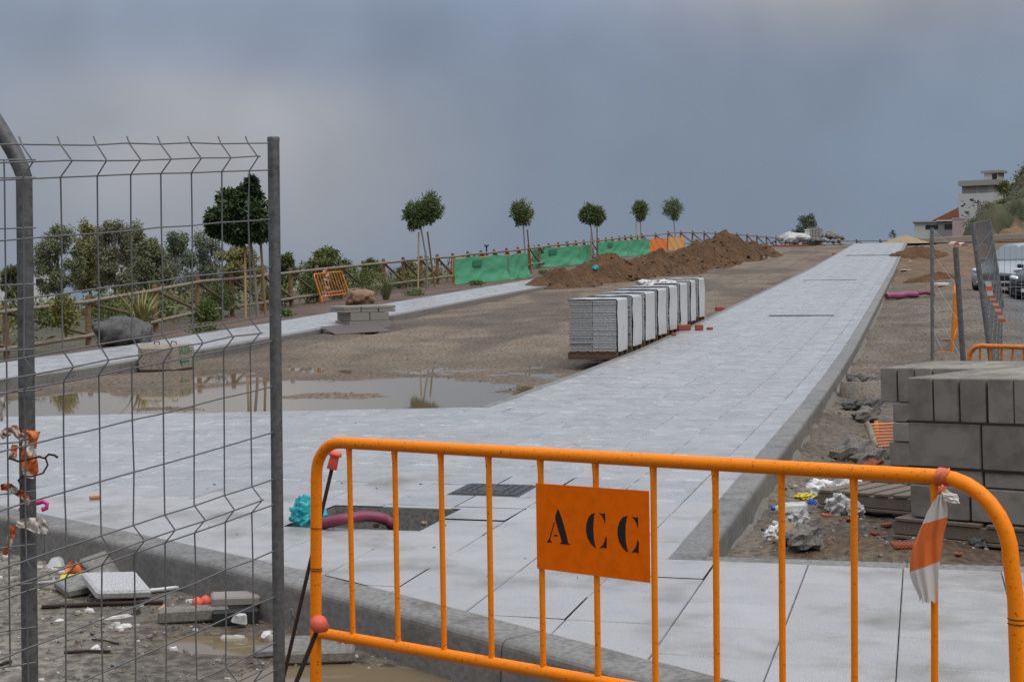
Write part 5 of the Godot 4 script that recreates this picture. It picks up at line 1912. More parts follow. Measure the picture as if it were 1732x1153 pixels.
func car(called: String, label: String, p: Vector3, bs: Basis, paint: Material) -> void:
	var t := thing(called, label, "car", p, bs)
	var st := [[0.0, 0.58, 0.2, 0.5, 0.56, 0.45], [-0.12, 0.78, 0.17, 0.6, 0.69, 0.55], [-0.4, 0.86, 0.16, 0.68, 0.79, 0.66], [-0.8, 0.88, 0.16, 0.76, 0.88, 0.7], [-1.2, 0.89, 0.16, 0.86, 0.95, 0.72], [-2.4, 0.89, 0.16, 0.9, 0.94, 0.74], [-3.6, 0.88, 0.16, 0.92, 0.98, 0.72], [-4.1, 0.8, 0.25, 0.85, 0.92, 0.6]]
	var rows := []
	for s in st:
		var row := []
		for q in [[-0.9 * s[1], s[2]], [-s[1], 0.4], [-0.98 * s[1], s[3]], [-s[5], s[4]], [-s[5] * 0.4, s[4] + 0.025], [s[5] * 0.4, s[4] + 0.025], [s[5], s[4]], [0.98 * s[1], s[3]], [s[1], 0.4], [0.9 * s[1], s[2]]]:
			row.append(Vector3(q[0], q[1], s[0]))
		rows.append(row)
	var mb := MB.new()
	mb.grid_rows(rows)
	for w in range(1, 9):
		mb.tri(rows[0][0], rows[0][w], rows[0][w + 1])
		mb.tri(rows[-1][0], rows[-1][w], rows[-1][w + 1])
	part(mb, "body", paint, t)
	rows = []
	for s in [[-1.15, 0.72, 0.94], [-1.85, 0.56, 1.4], [-2.2, 0.56, 1.45], [-3.2, 0.56, 1.42], [-3.95, 0.6, 0.98]]:
		rows.append([Vector3(-0.78, 0.9, s[0]), Vector3(-s[1], s[2], s[0]), Vector3(0, s[2] + 0.03, s[0]), Vector3(s[1], s[2], s[0]), Vector3(0.78, 0.9, s[0])])
	mb = MB.new()
	mb.grid_rows(rows)
	part(mb, "cabin", paint, t)
	mb = MB.new()
	mb.quad(Vector3(-0.66, 0.975, -1.13), Vector3(0.66, 0.975, -1.13), Vector3(0.52, 1.4, -1.81), Vector3(-0.52, 1.4, -1.81))
	part(mb, "windscreen", M.car_glass, t)
	for s in [-1, 1]:
		mb = MB.new()
		mb.quad(Vector3(s * 0.79, 0.95, -1.4), Vector3(s * 0.795, 0.95, -3.5), Vector3(s * 0.585, 1.36, -3.1), Vector3(s * 0.585, 1.36, -1.95))
		part(mb, "side_window", M.car_glass, t)
		mb = MB.new()
		mb.blob(Vector3(s * 0.6, 0.63, -0.2), Vector3(0.2, 0.085, 0.16), n1, 0.0, 1.0, 8, Basis.from_euler(Vector3(0, -s * 0.5, s * 0.3)), true)
		part(mb, "headlight", M.lamp_glass, t)
		mb = MB.new()
		mb.box(Vector3(s * 0.92, 0.98, -1.35), Vector3(0.18, 0.12, 0.1), Basis(), 0.03)
		part(mb, "mirror", paint, t)
		for z in [-0.75, -3.3]:
			mb = MB.new()
			mb.lathe([Vector2(0.2, -0.1), Vector2(0.3, -0.1), Vector2(0.315, -0.06), Vector2(0.315, 0.06), Vector2(0.3, 0.1), Vector2(0.2, 0.1)], 20, Vector3(s * 0.82, 0.31, z), Basis(Vector3.BACK, PI / 2))
			var w := part(mb, "wheel", M.black_rubber, t)
			mb = MB.new()
			mb.lathe([Vector2(0.0, 0.085), Vector2(0.2, 0.08), Vector2(0.21, 0.09)], 16, Vector3(s * 0.82, 0.31, z), Basis(Vector3.BACK, -s * PI / 2))
			part(mb, "rim", M.rim_metal, w)
	mb = MB.new()
	mb.box(Vector3(0, 0.43, 0.0), Vector3(0.98, 0.17, 0.06), Basis(), 0.03)
	part(mb, "grille", M.car_dark, t)
	mb = MB.new()
	mb.box(Vector3(0, 0.3, 0.03), Vector3(1.15, 0.06, 0.06), Basis(), 0.02)
	part(mb, "bumper", paint, t)
	mb = MB.new()
	mb.box(Vector3(-0.12, 0.315, 0.066), Vector3(0.5, 0.1, 0.01))
	part(mb, "number_plate", M.plastic_white, t)
	mb = MB.new()
	mb.box(Vector3(0, 0.2, -0.02), Vector3(1.3, 0.09, 0.08), Basis(), 0.02)
	part(mb, "lower_grille", M.car_dark, t)
	mb = MB.new()
	for s in [-0.035, 0.035]:
		mb.box(Vector3(s, 0.585, 0.0), Vector3(0.025, 0.1, 0.02), Basis(Vector3.BACK, -0.4))
	part(mb, "emblem", M.car_dark, t)

func build_right() -> void:
	# near pallet of blocks
	var p := at_depth(1541, 905, 8.75)
	p.y = ground(p.x, -p.z)
	var bs := stack_basis(p)
	var t := block_pallet("pallet of grey concrete blocks, the nearer one, on a weathered wooden base", p, bs, [[0.2, 0.38, 3, 0.0], [0.1, 0.465, 3, 0.0], [0.265, 0.465, 3, 0.0], [0.265, 0.165, 8, 0.0]], 0.96, Vector3(0.62, 0, -0.5), 1.45)
	strap(t, 0.135 + 0.302, 0.0, 1.5, 0.96)
	strap(t, 0.135 + 0.568, 0.0, 1.5, 0.96)
	p = at_depth(1492, 812, 11.4)
	p.y = ground(p.x, -p.z)
	block_pallet("pallet of concrete blocks standing behind the nearer block pallet", p, bs, [[0.19, 0.24, 5, 0.06], [0.15, 0.24, 5, 0.1], [0.15, 0.24, 5, 0.1], [0.27, 0.15, 8, 0.0]], 0.96, Vector3(0.62, 0, -0.5), 1.4)
	# second wooden pallet end poking out
	p = hit(1492, 858)
	t = thing("empty_pallet", "broken wooden pallet lying between the rubbish and the block pallets", "pallet", p, bs)
	pallet(t, 0.7, 0.5, M.pallet_wood)

	# ring of concrete with stones in it
	p = hit(1456, 672)
	p.y = ground(p.x, -p.z)
	var s := (p - EYE).length() / F
	t = thing("concrete_ring", "half buried concrete ring filled with grey stones beside the kerb", "concrete ring", p)
	var mb := MB.new()
	mb.lathe([Vector2(0.26, -0.05), Vector2(0.25, 0.2), Vector2(0.21, 0.21), Vector2(0.2, 0.06), Vector2(0.0, 0.06)], 18, Vector3.ZERO)
	part(mb, "wall", M.old_concrete, t)
	for i in 10:
		mb = MB.new()
		mb.blob(Vector3(rng.randf_range(-0.15, 0.15), rng.randf_range(0.16, 0.27), rng.randf_range(-0.15, 0.15)), Vector3(0.07, 0.05, 0.06) * rng.randf_range(0.7, 1.3), n1, 0.5, 1.0, 5)
		part(mb, "stone", M.boulder if i % 2 else M.rock, t)
	# stones, lumps and litter in the ditch
	var k := 0
	for q in [[1440, 692, 0.1, "boulder", "dark wet stone on the far bank of the ditch"], [1472, 695, 0.13, "boulder", "curved grey stone on the bank beside the ring"], [1466, 712, 0.14, "rock", "flat pale stone at the edge of the ditch puddle"], [1488, 690, 0.07, "rock", "small pale stone by the rear block pallet"], [1447, 782, 0.19, "rock", "large mud caked lump of concrete in the ditch"], [1476, 790, 0.15, "rock", "mud caked lump with a reddish side by the block pallet"], [1345, 918, 0.09, "rock_warm", "brown clod of earth by the bed kerb"], [1362, 925, 0.11, "rock", "rounded muddy stone beside the cardboard strip"], [1478, 800, 0.1, "brick", "reddish broken stone against the muddy lump"], [1655, 925, 0.05, "boulder", "small dark stone under the block pallet"], [1500, 1000, 0.0, "", ""]]:
		if q[2] == 0.0:
			continue
		p = hit(q[0], q[1])
		mb = MB.new()
		mb.blob(Vector3(0, q[2] * 0.4, 0), Vector3(q[2], q[2] * 0.7, q[2] * 0.9), n1, 0.6, 1.1, 9)
		single(mb, "stone", M[q[3]], q[4], "stone", p)
		k += 1
	# orange slatted crate end and grey pipe
	p = hit(1490, 758)
	t = thing("slatted_crate", "orange slatted plastic crate lying by the rear block pallet", "crate", p, bs)
	for i in 8:
		mb = MB.new()
		mb.box(Vector3(0.1, 0.03 + i * 0.03, 0.02), Vector3(0.34, 0.014, 0.02), Basis.from_euler(Vector3(0.3, 0.9, 0)), 0.003)
		part(mb, "slat", M.orange_plastic, t)
	mb = MB.new()
	mb.tube([Vector3(0.0, 0.0, 0.05), Vector3(-0.04, 0.26, 0.0)], 0.02, 8)
	part(mb, "corner_post", M.foam_orange, t)
	p = hit(1474, 770)
	mb = MB.new()
	mb.tube([Vector3(0.05, 0.05, 0.1), Vector3(-0.02, 0.26, 0.0), Vector3(-0.05, 0.3, 0)], 0.032, 10)
	single(mb, "pipe", M.old_concrete, "muddy short pipe leaning on the orange slatted crate", "pipe", p)
	# litter
	for q in [[1425, 845, 0.16, 0.1, "plastic_white", "large crumpled white plastic bag beside the kerb"], [1392, 838, 0.12, 0.07, "plastic_white", "white plastic sheet heaped against the large bag"], [1447, 838, 0.11, 0.08, "plastic_white", "white plastic bag beside the broken pallet"], [1419, 868, 0.1, 0.08, "plastic_grey", "greyish crumpled plastic bag before the white ones"], [1448, 872, 0.06, 0.06, "plastic_grey", "small clear bag with blue print next to the greyish bag"], [1350, 892, 0.075, 0.07, "plastic_grey", "round greyish balled up bag near the kerb"], [1308, 912, 0.05, 0.05, "plastic_white", "white foam scrap in the corner of the bed kerb"], [1312, 887, 0.02, 0.015, "plastic_white", "tiny white scrap on the grey soil by the kerb"], [1362, 845, 0.07, 0.03, "yellow_plastic", "crumpled yellow wrapper by the white bags"], [1374, 853, 0.03, 0.025, "blue_plastic", "small blue wrapper beneath the yellow one"]]:
		crumple("plastic_bag" if q[2] > 0.06 else "litter", q[5], "plastic", hit(q[0], q[1]), Vector3(q[2], q[3], q[2] * 0.7), M[q[4]], 0.6, 22)
	p = hit(1415, 852)
	mb = MB.new()
	mb.lathe([Vector2(0.0, 0.06), Vector2(0.04, 0.05), Vector2(0.06, 0.0), Vector2(0.052, 0.0), Vector2(0.035, 0.04)], 14, Vector3(0, 0.07, 0.06), Basis(Vector3.RIGHT, 0.5))
	single(mb, "purple_cap", M.pipe_purple, "dark purple pipe cap lying on the white plastic bags", "pipe cap", p)
	# clear bottle
	p = hit(1340, 868)
	t = thing("plastic_bottle", "clear crushed water bottle lying on the grey soil", "bottle", p + Vector3(0, 0.04, 0), Basis(Vector3.UP, 0.4) * Basis(Vector3.BACK, PI / 2))
	mb = MB.new()
	mb.lathe([Vector2(0.0, -0.1), Vector2(0.035, -0.1), Vector2(0.04, -0.08), Vector2(0.036, -0.04), Vector2(0.04, 0.0), Vector2(0.036, 0.03), Vector2(0.038, 0.06), Vector2(0.014, 0.11), Vector2(0.014, 0.13)], 14)
	part(mb, "body", M.clear, t)
	mb = MB.new()
	mb.lathe([Vector2(0.016, 0.12), Vector2(0.016, 0.145), Vector2(0.0, 0.145)], 12)
	part(mb, "cap", M.blue_plastic, t)
	p = hit(1338, 925)
	mb = MB.new()
	mb.box(Vector3(0, 0.07, 0), Vector3(0.045, 0.2, 0.004), Basis.from_euler(Vector3(-0.6, 0.2, 0.35)))
	single(mb, "cardboard_strip", M.card, "torn cardboard strip propped by the bed kerb", "cardboard", p)
	p = hit(1530, 925)
	mb = MB.new()
	for i in 6:
		mb.box(Vector3((i - 2.5) * 0.022, 0.012, 0), Vector3(0.014, 0.02, 0.1), Basis(), 0.003)
	mb.box(Vector3(0, 0.006, 0), Vector3(0.13, 0.012, 0.1), Basis(), 0.003)
	single(mb, "tile_shard", M.brick, "ribbed red brick shard on the brown soil", "brick", p, face_basis(p, 0.3), "brick shards")
	for q in [[1440, 880, "red brick chip beside the broken pallet"], [1480, 905, "small red chip on the brown soil"], [1650, 915, "orange red chip beneath the block pallet's edge"], [1400, 875, "red chip near the round balled up bag"], [1622, 940, "thin brown splinter on the soil"], [1500, 890, "red brick splinter by the pallet boards"]]:
		p = hit(q[0], q[1])
		mb = MB.new()
		mb.box(Vector3(0, 0.01, 0), Vector3(0.07, 0.022, 0.04) * rng.randf_range(0.7, 1.3), Basis.from_euler(Vector3(rng.randfn(0, 0.2), rng.randf() * 3.0, rng.randfn(0, 0.2))), 0.006)
		single(mb, "brick_chip", M.brick, q[2], "brick", p, Basis(), "brick shards")
	# crumbs of brick and mortar trodden into the bed
	mb = MB.new()
	mb.colored = true
	for i in 260:
		var u := rng.randf_range(-0.95, 1.2)
		var v := rng.randf_range(7.7, 12.5)
		mb.col = [Color(0.36, 0.1, 0.05), Color(0.5, 0.46, 0.4), Color(0.25, 0.22, 0.18), Color(0.2, 0.13, 0.08)][rng.randi_range(0, 3)]
		var z := rng.randf_range(0.008, 0.035)
		mb.shard(V(u, ground(u, v) + z * 0.15, v), Vector3(z * 1.4, z * 0.5, z), rng)
	stuff(mb, "rubble", M.painted_dull, null, "crumbs of brick and mortar trodden into the bed", "rubble")
	for i in 7:
		p = hit(1458 + i * 7, 848 + (i % 3) * 9)
		mb = MB.new()
		mb.box(Vector3(0, 0.02 + 0.012 * i, 0), Vector3(0.3, 0.012, 0.05), Basis.from_euler(Vector3(rng.randfn(0, 0.1), 0.3 * i + rng.randf(), rng.randfn(0, 0.1))))
		single(mb, "wood_splinter", M.pallet_wood, "split pallet slat in the heap by the broken pallet", "wood", p, Basis(), "split slats beside the block pallets")

	# purple corrugated conduit uphill
	var a := hit(1500, 507)
	var b := hit(1552, 503)
	t = thing("conduit", "purple corrugated conduit lying on the dirt beside the sidewalk", "pipe", a)
	mb = MB.new()
	var path := []
	var rr := []
	for i in 41:
		path.append((b - a) * i / 40.0 + Vector3(0, 0.1 + 0.012 * sin(i * 0.3), 0))
		rr.append(0.095 if i % 2 else 0.085)
	mb.tube(path, rr, 12)
	part(mb, "pipe", M.pipe_purple, t)
	mb = MB.new()
	var c := hit(1580, 501)
	mb.tube([b - a + Vector3(0, 0.12, 0), (b + c) / 2 - a + Vector3(0, 0.13, 0), c - a + Vector3(0, 0.05, 0)], [0.07, 0.06, 0.05], 10)
	part(mb, "pipe_end", M.hose, t)
	# other site litter uphill
	a = hit(1556, 412)
	mb = MB.new()
	mb.tube([Vector3(0, 0.18, 0), Vector3(2.3, 0.2, 0.3)], 0.17, 10)
	mb.tube([Vector3(0.2, 0.05, 0.3), Vector3(2.4, 0.05, 0.6)], 0.1, 8)
	single(mb, "orange_pipe", M.terracotta, "orange drain pipe on the bank at the head of the street", "pipe", a)
	for q in [[1536, 457, 0.55, 0.03, "pale board on the brown dirt beside the upper sidewalk"], [1582, 463, 0.25, 0.04, "pale flat stone on the brown dirt"], [1592, 484, 0.5, 0.1, "white broken slab on the bank behind the mesh fence"], [1555, 420, 0.2, 0.12, "grey stone by the orange drain pipe"], [1540, 443, 0.1, 0.06, "small brick lump beside the sidewalk kerb"]]:
		p = hit(q[0], q[1])
		mb = MB.new()
		mb.box(Vector3(0, q[3] * 0.6, 0), Vector3(q[2], q[3], q[2] * 0.5), Basis(Vector3.UP, rng.randf()), q[3] * 0.2)
		single(mb, "slab_piece", M.plaster, q[4], "slab", p)
	for q in [[1570, 475, 0.9, 0.28, "brown spoil heap beside the upper sidewalk"], [1590, 468, 0.8, 0.25, "second brown spoil heap behind the mesh fence"], [1555, 430, 1.6, 0.5, "ochre spoil heap below the low wall"]]:
		brick_heap(q[4], q[0], q[1], q[2], q[3], M.mud, "spoil_heap", "dirt heap")

	# barriers and mesh panels
	a = at_depth(1640, 603, 13.2)
	a.y = 0.0
	b = at_depth(1640, 603, 13.2)
	var e := at_depth(1850, 606, 12.4)
	var top := at_depth(1640, 588, 13.2).y
	a.y = ground(a.x, -a.z)
	e.y = a.y
	small_barrier("site_barrier", "orange tubular barrier behind the block pallets", a, e, Vector3(0, top - a.y + 0.02, 0), 10, 0.022, M.barrier_plain)
	a = hit(1611, 596)
	b = a + V(0.1, 0, 2.3)
	b.y = ground(b.x, -b.z)
	small_barrier("end_on_barrier", "orange barrier standing end on beside the mesh fence post", a, b, Vector3(0.05, 1.12, 0), 9, 0.028, M.barrier_plain)
	# mesh panel that recedes from its near post
	a = at_depth(1640, 640, 13.5)
	a.y = ground(a.x, -a.z)
	var tp := at_depth(1617, 418, 13.5)
	t = thing("receding_mesh_fence", "steel mesh panel with a dark tube post beside the end on barrier", "fence panel", a)
	mb = MB.new()
	mb.tube([Vector3.ZERO, tp - a], 0.026, 10)
	part(mb, "post", M.galv_post, t)
	var far := at_depth(1578, 495, 24.0)
	far.y = ground(far.x, -far.z)
	var ft := at_depth(1577, 385, 24.0)
	mb = MB.new()
	mb.tube([far - a, ft - a], 0.03, 8)
	part(mb, "post", M.galv, t)
	for i in 6:
		mb = MB.new()
		mb.tube([(tp - a) * (0.05 + i * 0.188), (far - a).lerp(ft - a, 0.05 + i * 0.188)], 0.002, 4, false)
		part(mb, "wire", M.wire_light, t)
	# bundled, leaning mesh panel seen almost edge on
	a = at_depth(1695, 612, 14.0)
	a.y = ground(a.x, -a.z)
	tp = at_depth(1646, 378, 14.0)
	t = thing("leaning_mesh_fence", "battered grey mesh panel leaning over with torn warning tape", "fence panel", a)
	far = at_depth(1697, 520, 22.0) - a
	ft = at_depth(1674, 372, 22.0) - a
	var up := tp - a
	mb = MB.new()
	mb.tube([Vector3.ZERO, up], 0.026, 9)
	part(mb, "post", M.galv, t)
	mb = MB.new()
	mb.tube([far, ft], 0.026, 9)
	part(mb, "post", M.galv, t)
	for i in 20:
		var f := i / 19.0
		mb = MB.new()
		mb.tube([far * f, up.lerp(ft, f)], 0.0042, 4, false)
		part(mb, "wire", M.galv, t)
	for i in 9:
		var f := i / 8.0
		mb = MB.new()
		mb.tube([up * f, far.lerp(ft, f)], 0.0042, 4, false)
		part(mb, "wire", M.galv, t)
	# open mesh in front of the cars
	a = at_depth(1690, 560, 22.0)
	b = at_depth(1830, 560, 21.0)
	a.y = ground(a.x, -a.z)
	b.y = a.y
	t = thing("mesh_fence", "open steel mesh fence panel standing before the parked cars", "fence panel", a)
	mesh_panel(t, Vector3.ZERO, b - a, Vector3(0, 1.75, 0), 14, 9, 0.003, M.wire_light)
	# torn tape on the leaning panel
	for q in [[[1672, 476], [1676, 500], [1684, 512], [1690, 527], [1698, 545], "torn red and white tape dangling from the leaning panel"], [[1610, 412], [1614, 408], [1620, 414], [1628, 410], [1634, 416], "knotted pale tape on the top of the mesh post"]]:
		mb = MB.new()
		mb.colored = true
		var o := at_depth(q[0][0], q[0][1], 13.3)
		for i in 4:
			var g := at_depth(q[i][0], q[i][1], 13.3) - o
			var h := at_depth(q[i + 1][0], q[i + 1][1], 13.3) - o
			for w in 3:
				mb.col = Color(0.7, 0.16, 0.06) if (i + w) % 2 else Color(0.62, 0.57, 0.53)
				var x := Vector3(0.025, 0.0, 0.01)
				var m0 := g.lerp(h, w / 3.0)
				var m1 := g.lerp(h, (w + 1) / 3.0)
				mb.quad(m0 - x, m0 + x, m1 + x, m1 - x)
		single(mb, "warning_tape", M.tape, q[5], "tape", o)
	# parked cars
	p = at_depth(1684, 470, 43.5)
	p.y = ground(p.x, -p.z)
	car("silver_car", "silver hatchback parked nose towards the street behind the mesh fence", p, face_basis(p, -0.4), M.car_paint)
	p = at_depth(1752, 480, 40.5)
	p.y = ground(p.x, -p.z)
	car("black_car", "black car parked in front of the silver hatchback", p, face_basis(p, -0.35), M.car_dark)

# ------------------------------------------------------------------ near things
func chip(called: String, label: String, category: String, px: float, py: float, size: Vector3, rot: Vector3, mt: Material, lift := 0.0, bevel := 0.004, group := "") -> void:
	var p := hit(px, py)
	var mb := MB.new()
	var b := face_basis(p) * Basis.from_euler(rot)
	if called in ["mortar_piece", "foam_piece", "dark_stone"]:
		mb.shard(Vector3(0, size.y * 0.5 + lift, 0), size, rng)
	else:
		mb.box(Vector3(0, size.y * 0.5 + lift, 0), size, Basis(), bevel)
	single(mb, called, mt, label, category, p, b, group)

func build_near() -> void:
	# pit contents: corrugated hose, turquoise bag
	var o := V(-3.3, 0.2, 7.9)
	var path := []
	var rr := []
	var ctrl := [at_h(545, 886, 0.235), at_h(580, 878, 0.27), at_h(620, 873, 0.275), at_h(650, 878, 0.25), at_h(664, 890, 0.2), at_h(668, 908, 0.08)]
	for i in 100:
		var f := i / 99.0 * 4.999
		var k := int(f)
		var a: Vector3 = ctrl[maxi(k - 1, 0)]
		path.append(ctrl[k].cubic_interpolate(ctrl[k + 1], a, ctrl[mini(k + 2, 5)], f - k) - o)
		rr.append(0.034 if i % 2 else 0.028)
	var mb := MB.new()
	mb.tube(path, rr, 12)
	single(mb, "corrugated_hose", M.hose, "dark red corrugated hose curving into the open pit", "hose", o)
	var p := at_h(522, 889, 0.2)
	mb = MB.new()
	mb.blob(Vector3(0, 0.06, 0), Vector3(0.11, 0.08, 0.07), n1, 0.6, 1.5, 24)
	mb.blob(Vector3(-0.02, 0.115, 0.0), Vector3(0.06, 0.06, 0.04), n1, 0.6, 1.6, 18)
	single(mb, "plastic_bag", M.teal, "turquoise plastic bag tied round the hose end", "plastic bag", p)
	for q in [[636, 892, "pale chip on the near edge of the pit"], [717, 888, "cream pebble at the corner of the pit"]]:
		p = at_h(q[0], q[1], 0.2)
		mb = MB.new()
		mb.blob(Vector3(0, 0.012, 0), Vector3(0.02, 0.014, 0.014), n1, 0.6, 1.0, 6)
		single(mb, "pebble", M.sand, q[2], "pebble", p)
	p = at_h(160, 845, 0.2)
	mb = MB.new()
	mb.tube([Vector3(-0.035, 0.014, 0), Vector3(0.035, 0.014, 0)], 0.014, 10)
	single(mb, "cork", M.terracotta, "small terracotta coloured plug lying on the paving", "plug", p, face_basis(p, 0.2))
	# specks of mortar on the slabs
	mb = MB.new()
	for i in 70:
		var px := rng.randf_range(60, 1330)
		var py := rng.randf_range(600, 1000)
		var q := at_h(px, py, 0.2)
		if q.x > WALK_R or -q.z < kerb_v(q.x) + 0.1 or -q.z > 15.0 and q.x < WALK_L or -q.z > 30.0:
			continue
		q.y = plaza_h(q.x, -q.z)
		var r := rng.randf_range(0.003, 0.008)
		mb.blob(q + Vector3(0, r * 0.3, 0), Vector3(r * rng.randf_range(0.8, 1.8), r * 0.6, r), n1, 0.6, 1.0, 3)
	stuff(mb, "mortar_crumbs", M.iron, null, "dark crumbs of mud scattered over the wet paving", "debris")

	# broken slabs and rubbish before the kerb
	var g := "broken slabs and rubbish in front of the corner kerb"
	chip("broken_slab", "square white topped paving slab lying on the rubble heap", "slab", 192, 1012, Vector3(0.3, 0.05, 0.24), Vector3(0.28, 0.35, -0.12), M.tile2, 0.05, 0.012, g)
	chip("broken_slab", "grey slab lying under the white topped one", "slab", 150, 1000, Vector3(0.3, 0.05, 0.24), Vector3(0.05, 0.3, 0.1), M.kerb, 0.02, 0.012, g)
	chip("broken_slab", "tilted slab leaning against the kerb behind the white topped one", "slab", 182, 975, Vector3(0.3, 0.045, 0.22), Vector3(0.55, 0.75, 0.15), M.haunch, 0.06, 0.012, g)
	chip("concrete_bar", "long grey concrete strip among the rubble", "concrete piece", 328, 1050, Vector3(0.34, 0.07, 0.09), Vector3(0.0, -0.08, 0.02), M.haunch, 0.0, 0.012, g)
	chip("kerb_fragment", "rough topped kerb fragment propped on a black hollow piece", "concrete piece", 398, 1046, Vector3(0.24, 0.05, 0.13), Vector3(0.02, 0.04, -0.03), M.block_far, 0.075, 0.01, g)
	chip("rubber_block", "black rubber piece under the kerb fragment", "rubber", 398, 1054, Vector3(0.22, 0.07, 0.1), Vector3(0, 0.05, 0), M.black_rubber, 0.0, 0.006, g)
	chip("mortar_piece", "white angular mortar piece before the rubber block", "mortar", 402, 1062, Vector3(0.1, 0.05, 0.06), Vector3(0.1, -0.3, -0.15), M.plaster, 0.03, 0.014, g)
	chip("mortar_piece", "curved white mortar strip at the puddle's edge", "mortar", 393, 1082, Vector3(0.15, 0.025, 0.035), Vector3(0, -0.1, -0.08), M.plaster, 0.0, 0.01, g)
	chip("mortar_piece", "white faced chunk with a black side beside the steel post", "mortar", 455, 1084, Vector3(0.075, 0.05, 0.06), Vector3(0.4, 0.3, 0.5), M.plaster, 0.0, 0.01, g)
	chip("concrete_bar", "pale concrete bar in front of the barrier leg", "concrete piece", 535, 1118, Vector3(0.34, 0.06, 0.12), Vector3(0.0, -0.06, 0.0), M.haunch, 0.0, 0.012, g)
	chip("concrete_bar", "grey slab half sunk beyond the pale concrete bar", "concrete piece", 520, 1096, Vector3(0.3, 0.04, 0.16), Vector3(0.02, -0.1, 0.0), M.kerb, 0.0, 0.01, g)
	chip("concrete_bar", "grey rubble strip behind the steel post", "concrete piece", 455, 1108, Vector3(0.14, 0.04, 0.1), Vector3(0.0, 0.1, 0.0), M.kerb, 0.0, 0.01, g)
	chip("slab_corner", "upright grey slab corner leaning on the kerb by the can", "slab", 520, 1063, Vector3(0.1, 0.12, 0.02), Vector3(-0.3, 0.4, 0.25), M.haunch, 0.0, 0.004, g)
	chip("batten", "pale flat batten behind the white topped slab", "wood", 265, 1002, Vector3(0.36, 0.012, 0.03), Vector3(0, 0.12, 0.03), M.plaster, 0.01, 0.002, g)
	chip("batten", "thin pale strip before the puddle", "wood", 366, 1106, Vector3(0.13, 0.01, 0.02), Vector3(0, 0.02, 0), M.plaster, 0.0, 0.002, g)
	chip("foam_piece", "orange foam lump at the end of the concrete strip", "foam", 278, 1033, Vector3(0.07, 0.035, 0.03), Vector3(0.1, 0.4, 0.5), M.foam_orange, 0.0, 0.01, g)
	chip("mortar_piece", "flat white plaster flakes by the orange foam", "mortar", 210, 1060, Vector3(0.11, 0.012, 0.06), Vector3(0.05, 0.1, 0.05), M.plaster, 0.0, 0.004, g)
	chip("mortar_piece", "long white plaster sliver behind the flakes", "mortar", 195, 1046, Vector3(0.2, 0.014, 0.03), Vector3(0.05, 0.15, 0.03), M.plaster, 0.0, 0.004, g)
	chip("mortar_piece", "small white plaster flake before the others", "mortar", 203, 1066, Vector3(0.05, 0.02, 0.04), Vector3(0.1, -0.2, 0.1), M.plaster, 0.0, 0.006, g)
	chip("mortar_piece", "white stone on a dark stick on the gravel", "mortar", 162, 1102, Vector3(0.055, 0.03, 0.04), Vector3(0.1, 0.3, 0.1), M.plaster, 0.0, 0.012, g)
	chip("mortar_piece", "white brick shaped chip near the puddle", "mortar", 293, 1100, Vector3(0.045, 0.018, 0.03), Vector3(0.05, 0.1, 0.0), M.plaster, 0.0, 0.005, g)
	chip("mortar_piece", "pale paper like flake on the gravel by the bent post", "mortar", 100, 1050, Vector3(0.06, 0.008, 0.05), Vector3(0.25, 0.1, 0.1), M.plaster, 0.0, 0.002, g)
	chip("dark_stone", "dark grey stone beside the plaster slivers", "stone", 231, 1038, Vector3(0.05, 0.05, 0.05), Vector3(0.3, 0.5, 0.2), M.boulder, 0.0, 0.014, g)
	var fl := MB.new()
	fl.colored = true
	for i in 300:
		var u := rng.randf_range(-5.6, -2.2)
		var v := kerb_v(u) - 0.3 - 1.6 * rng.randf() ** 1.6
		var z := 0.008 + 0.04 * rng.randf() ** 3
		var k := rng.randf_range(0.3, 0.62)
		fl.col = Color(k, k * 0.97, k * 0.92) if rng.randf() < 0.7 else Color(0.16, 0.13, 0.1)
		fl.shard(V(u, ground(u, v) + z * 0.12, v), Vector3(z * 1.8, z * 0.5, z), rng)
	stuff(fl, "rubble", M.painted_dull, null, "flakes of plaster and mortar scattered before the kerb", "rubble")
	for q in [[338, 1024, "orange plastic cap lying behind the concrete strip"], [352, 1021, "second orange plastic cap beside the first"]]:
		p = hit(q[0], q[1])
		mb = MB.new()
		mb.lathe([Vector2(0.0, 0.05), Vector2(0.02, 0.045), Vector2(0.03, 0.02), Vector2(0.028, 0.0), Vector2(0.0, 0.0)], 14)
		single(mb, "orange_stopper", M.red_cap, q[2], "plastic cap", p, Basis.from_euler(Vector3(0.5, 0, 0.4)))
	# orange and ochre broken bucket
	p = hit(132, 980)
	mb = MB.new()
	mb.lathe([Vector2(0.03, 0.0), Vector2(0.042, 0.06), Vector2(0.039, 0.06), Vector2(0.027, 0.005)], 16, Vector3(0, 0.045, 0), Basis.from_euler(Vector3(0.8, 0, 0.5)))
	single(mb, "broken_bucket", M.orange_plastic, "broken orange plastic cup among the slabs", "cup", p)
	p = hit(128, 985)
	mb = MB.new()
	mb.box(Vector3(0.0, 0.03, 0.03), Vector3(0.16, 0.01, 0.06), Basis.from_euler(Vector3(0.6, 0.1, 0.1)), 0.003)
	single(mb, "ochre_scrap", M.yellow_plastic, "ochre plastic scrap beneath the orange cup", "plastic", p)
	p = hit(133, 1003)
	mb = MB.new()
	mb.lathe([Vector2(0.03, 0.0), Vector2(0.035, 0.02), Vector2(0.025, 0.03), Vector2(0.0, 0.03)], 14, Vector3(0, 0.01, 0), Basis(Vector3.RIGHT, 0.5))
	single(mb, "red_lid", M.red_cap, "round orange red lid below the grey slab", "lid", p)
	# pale hoop of strapping
	mb = MB.new()
	var c := at_h(130, 985, 0.03)
	path = []
	for i in 33:
		var a := TAU * (0.1 + 0.8 * i / 32.0)
		path.append(Vector3(cos(a) * 0.2, 0.03 + 0.03 * sin(a), sin(a) * 0.13))
	mb.tube(path, 0.009, 7)
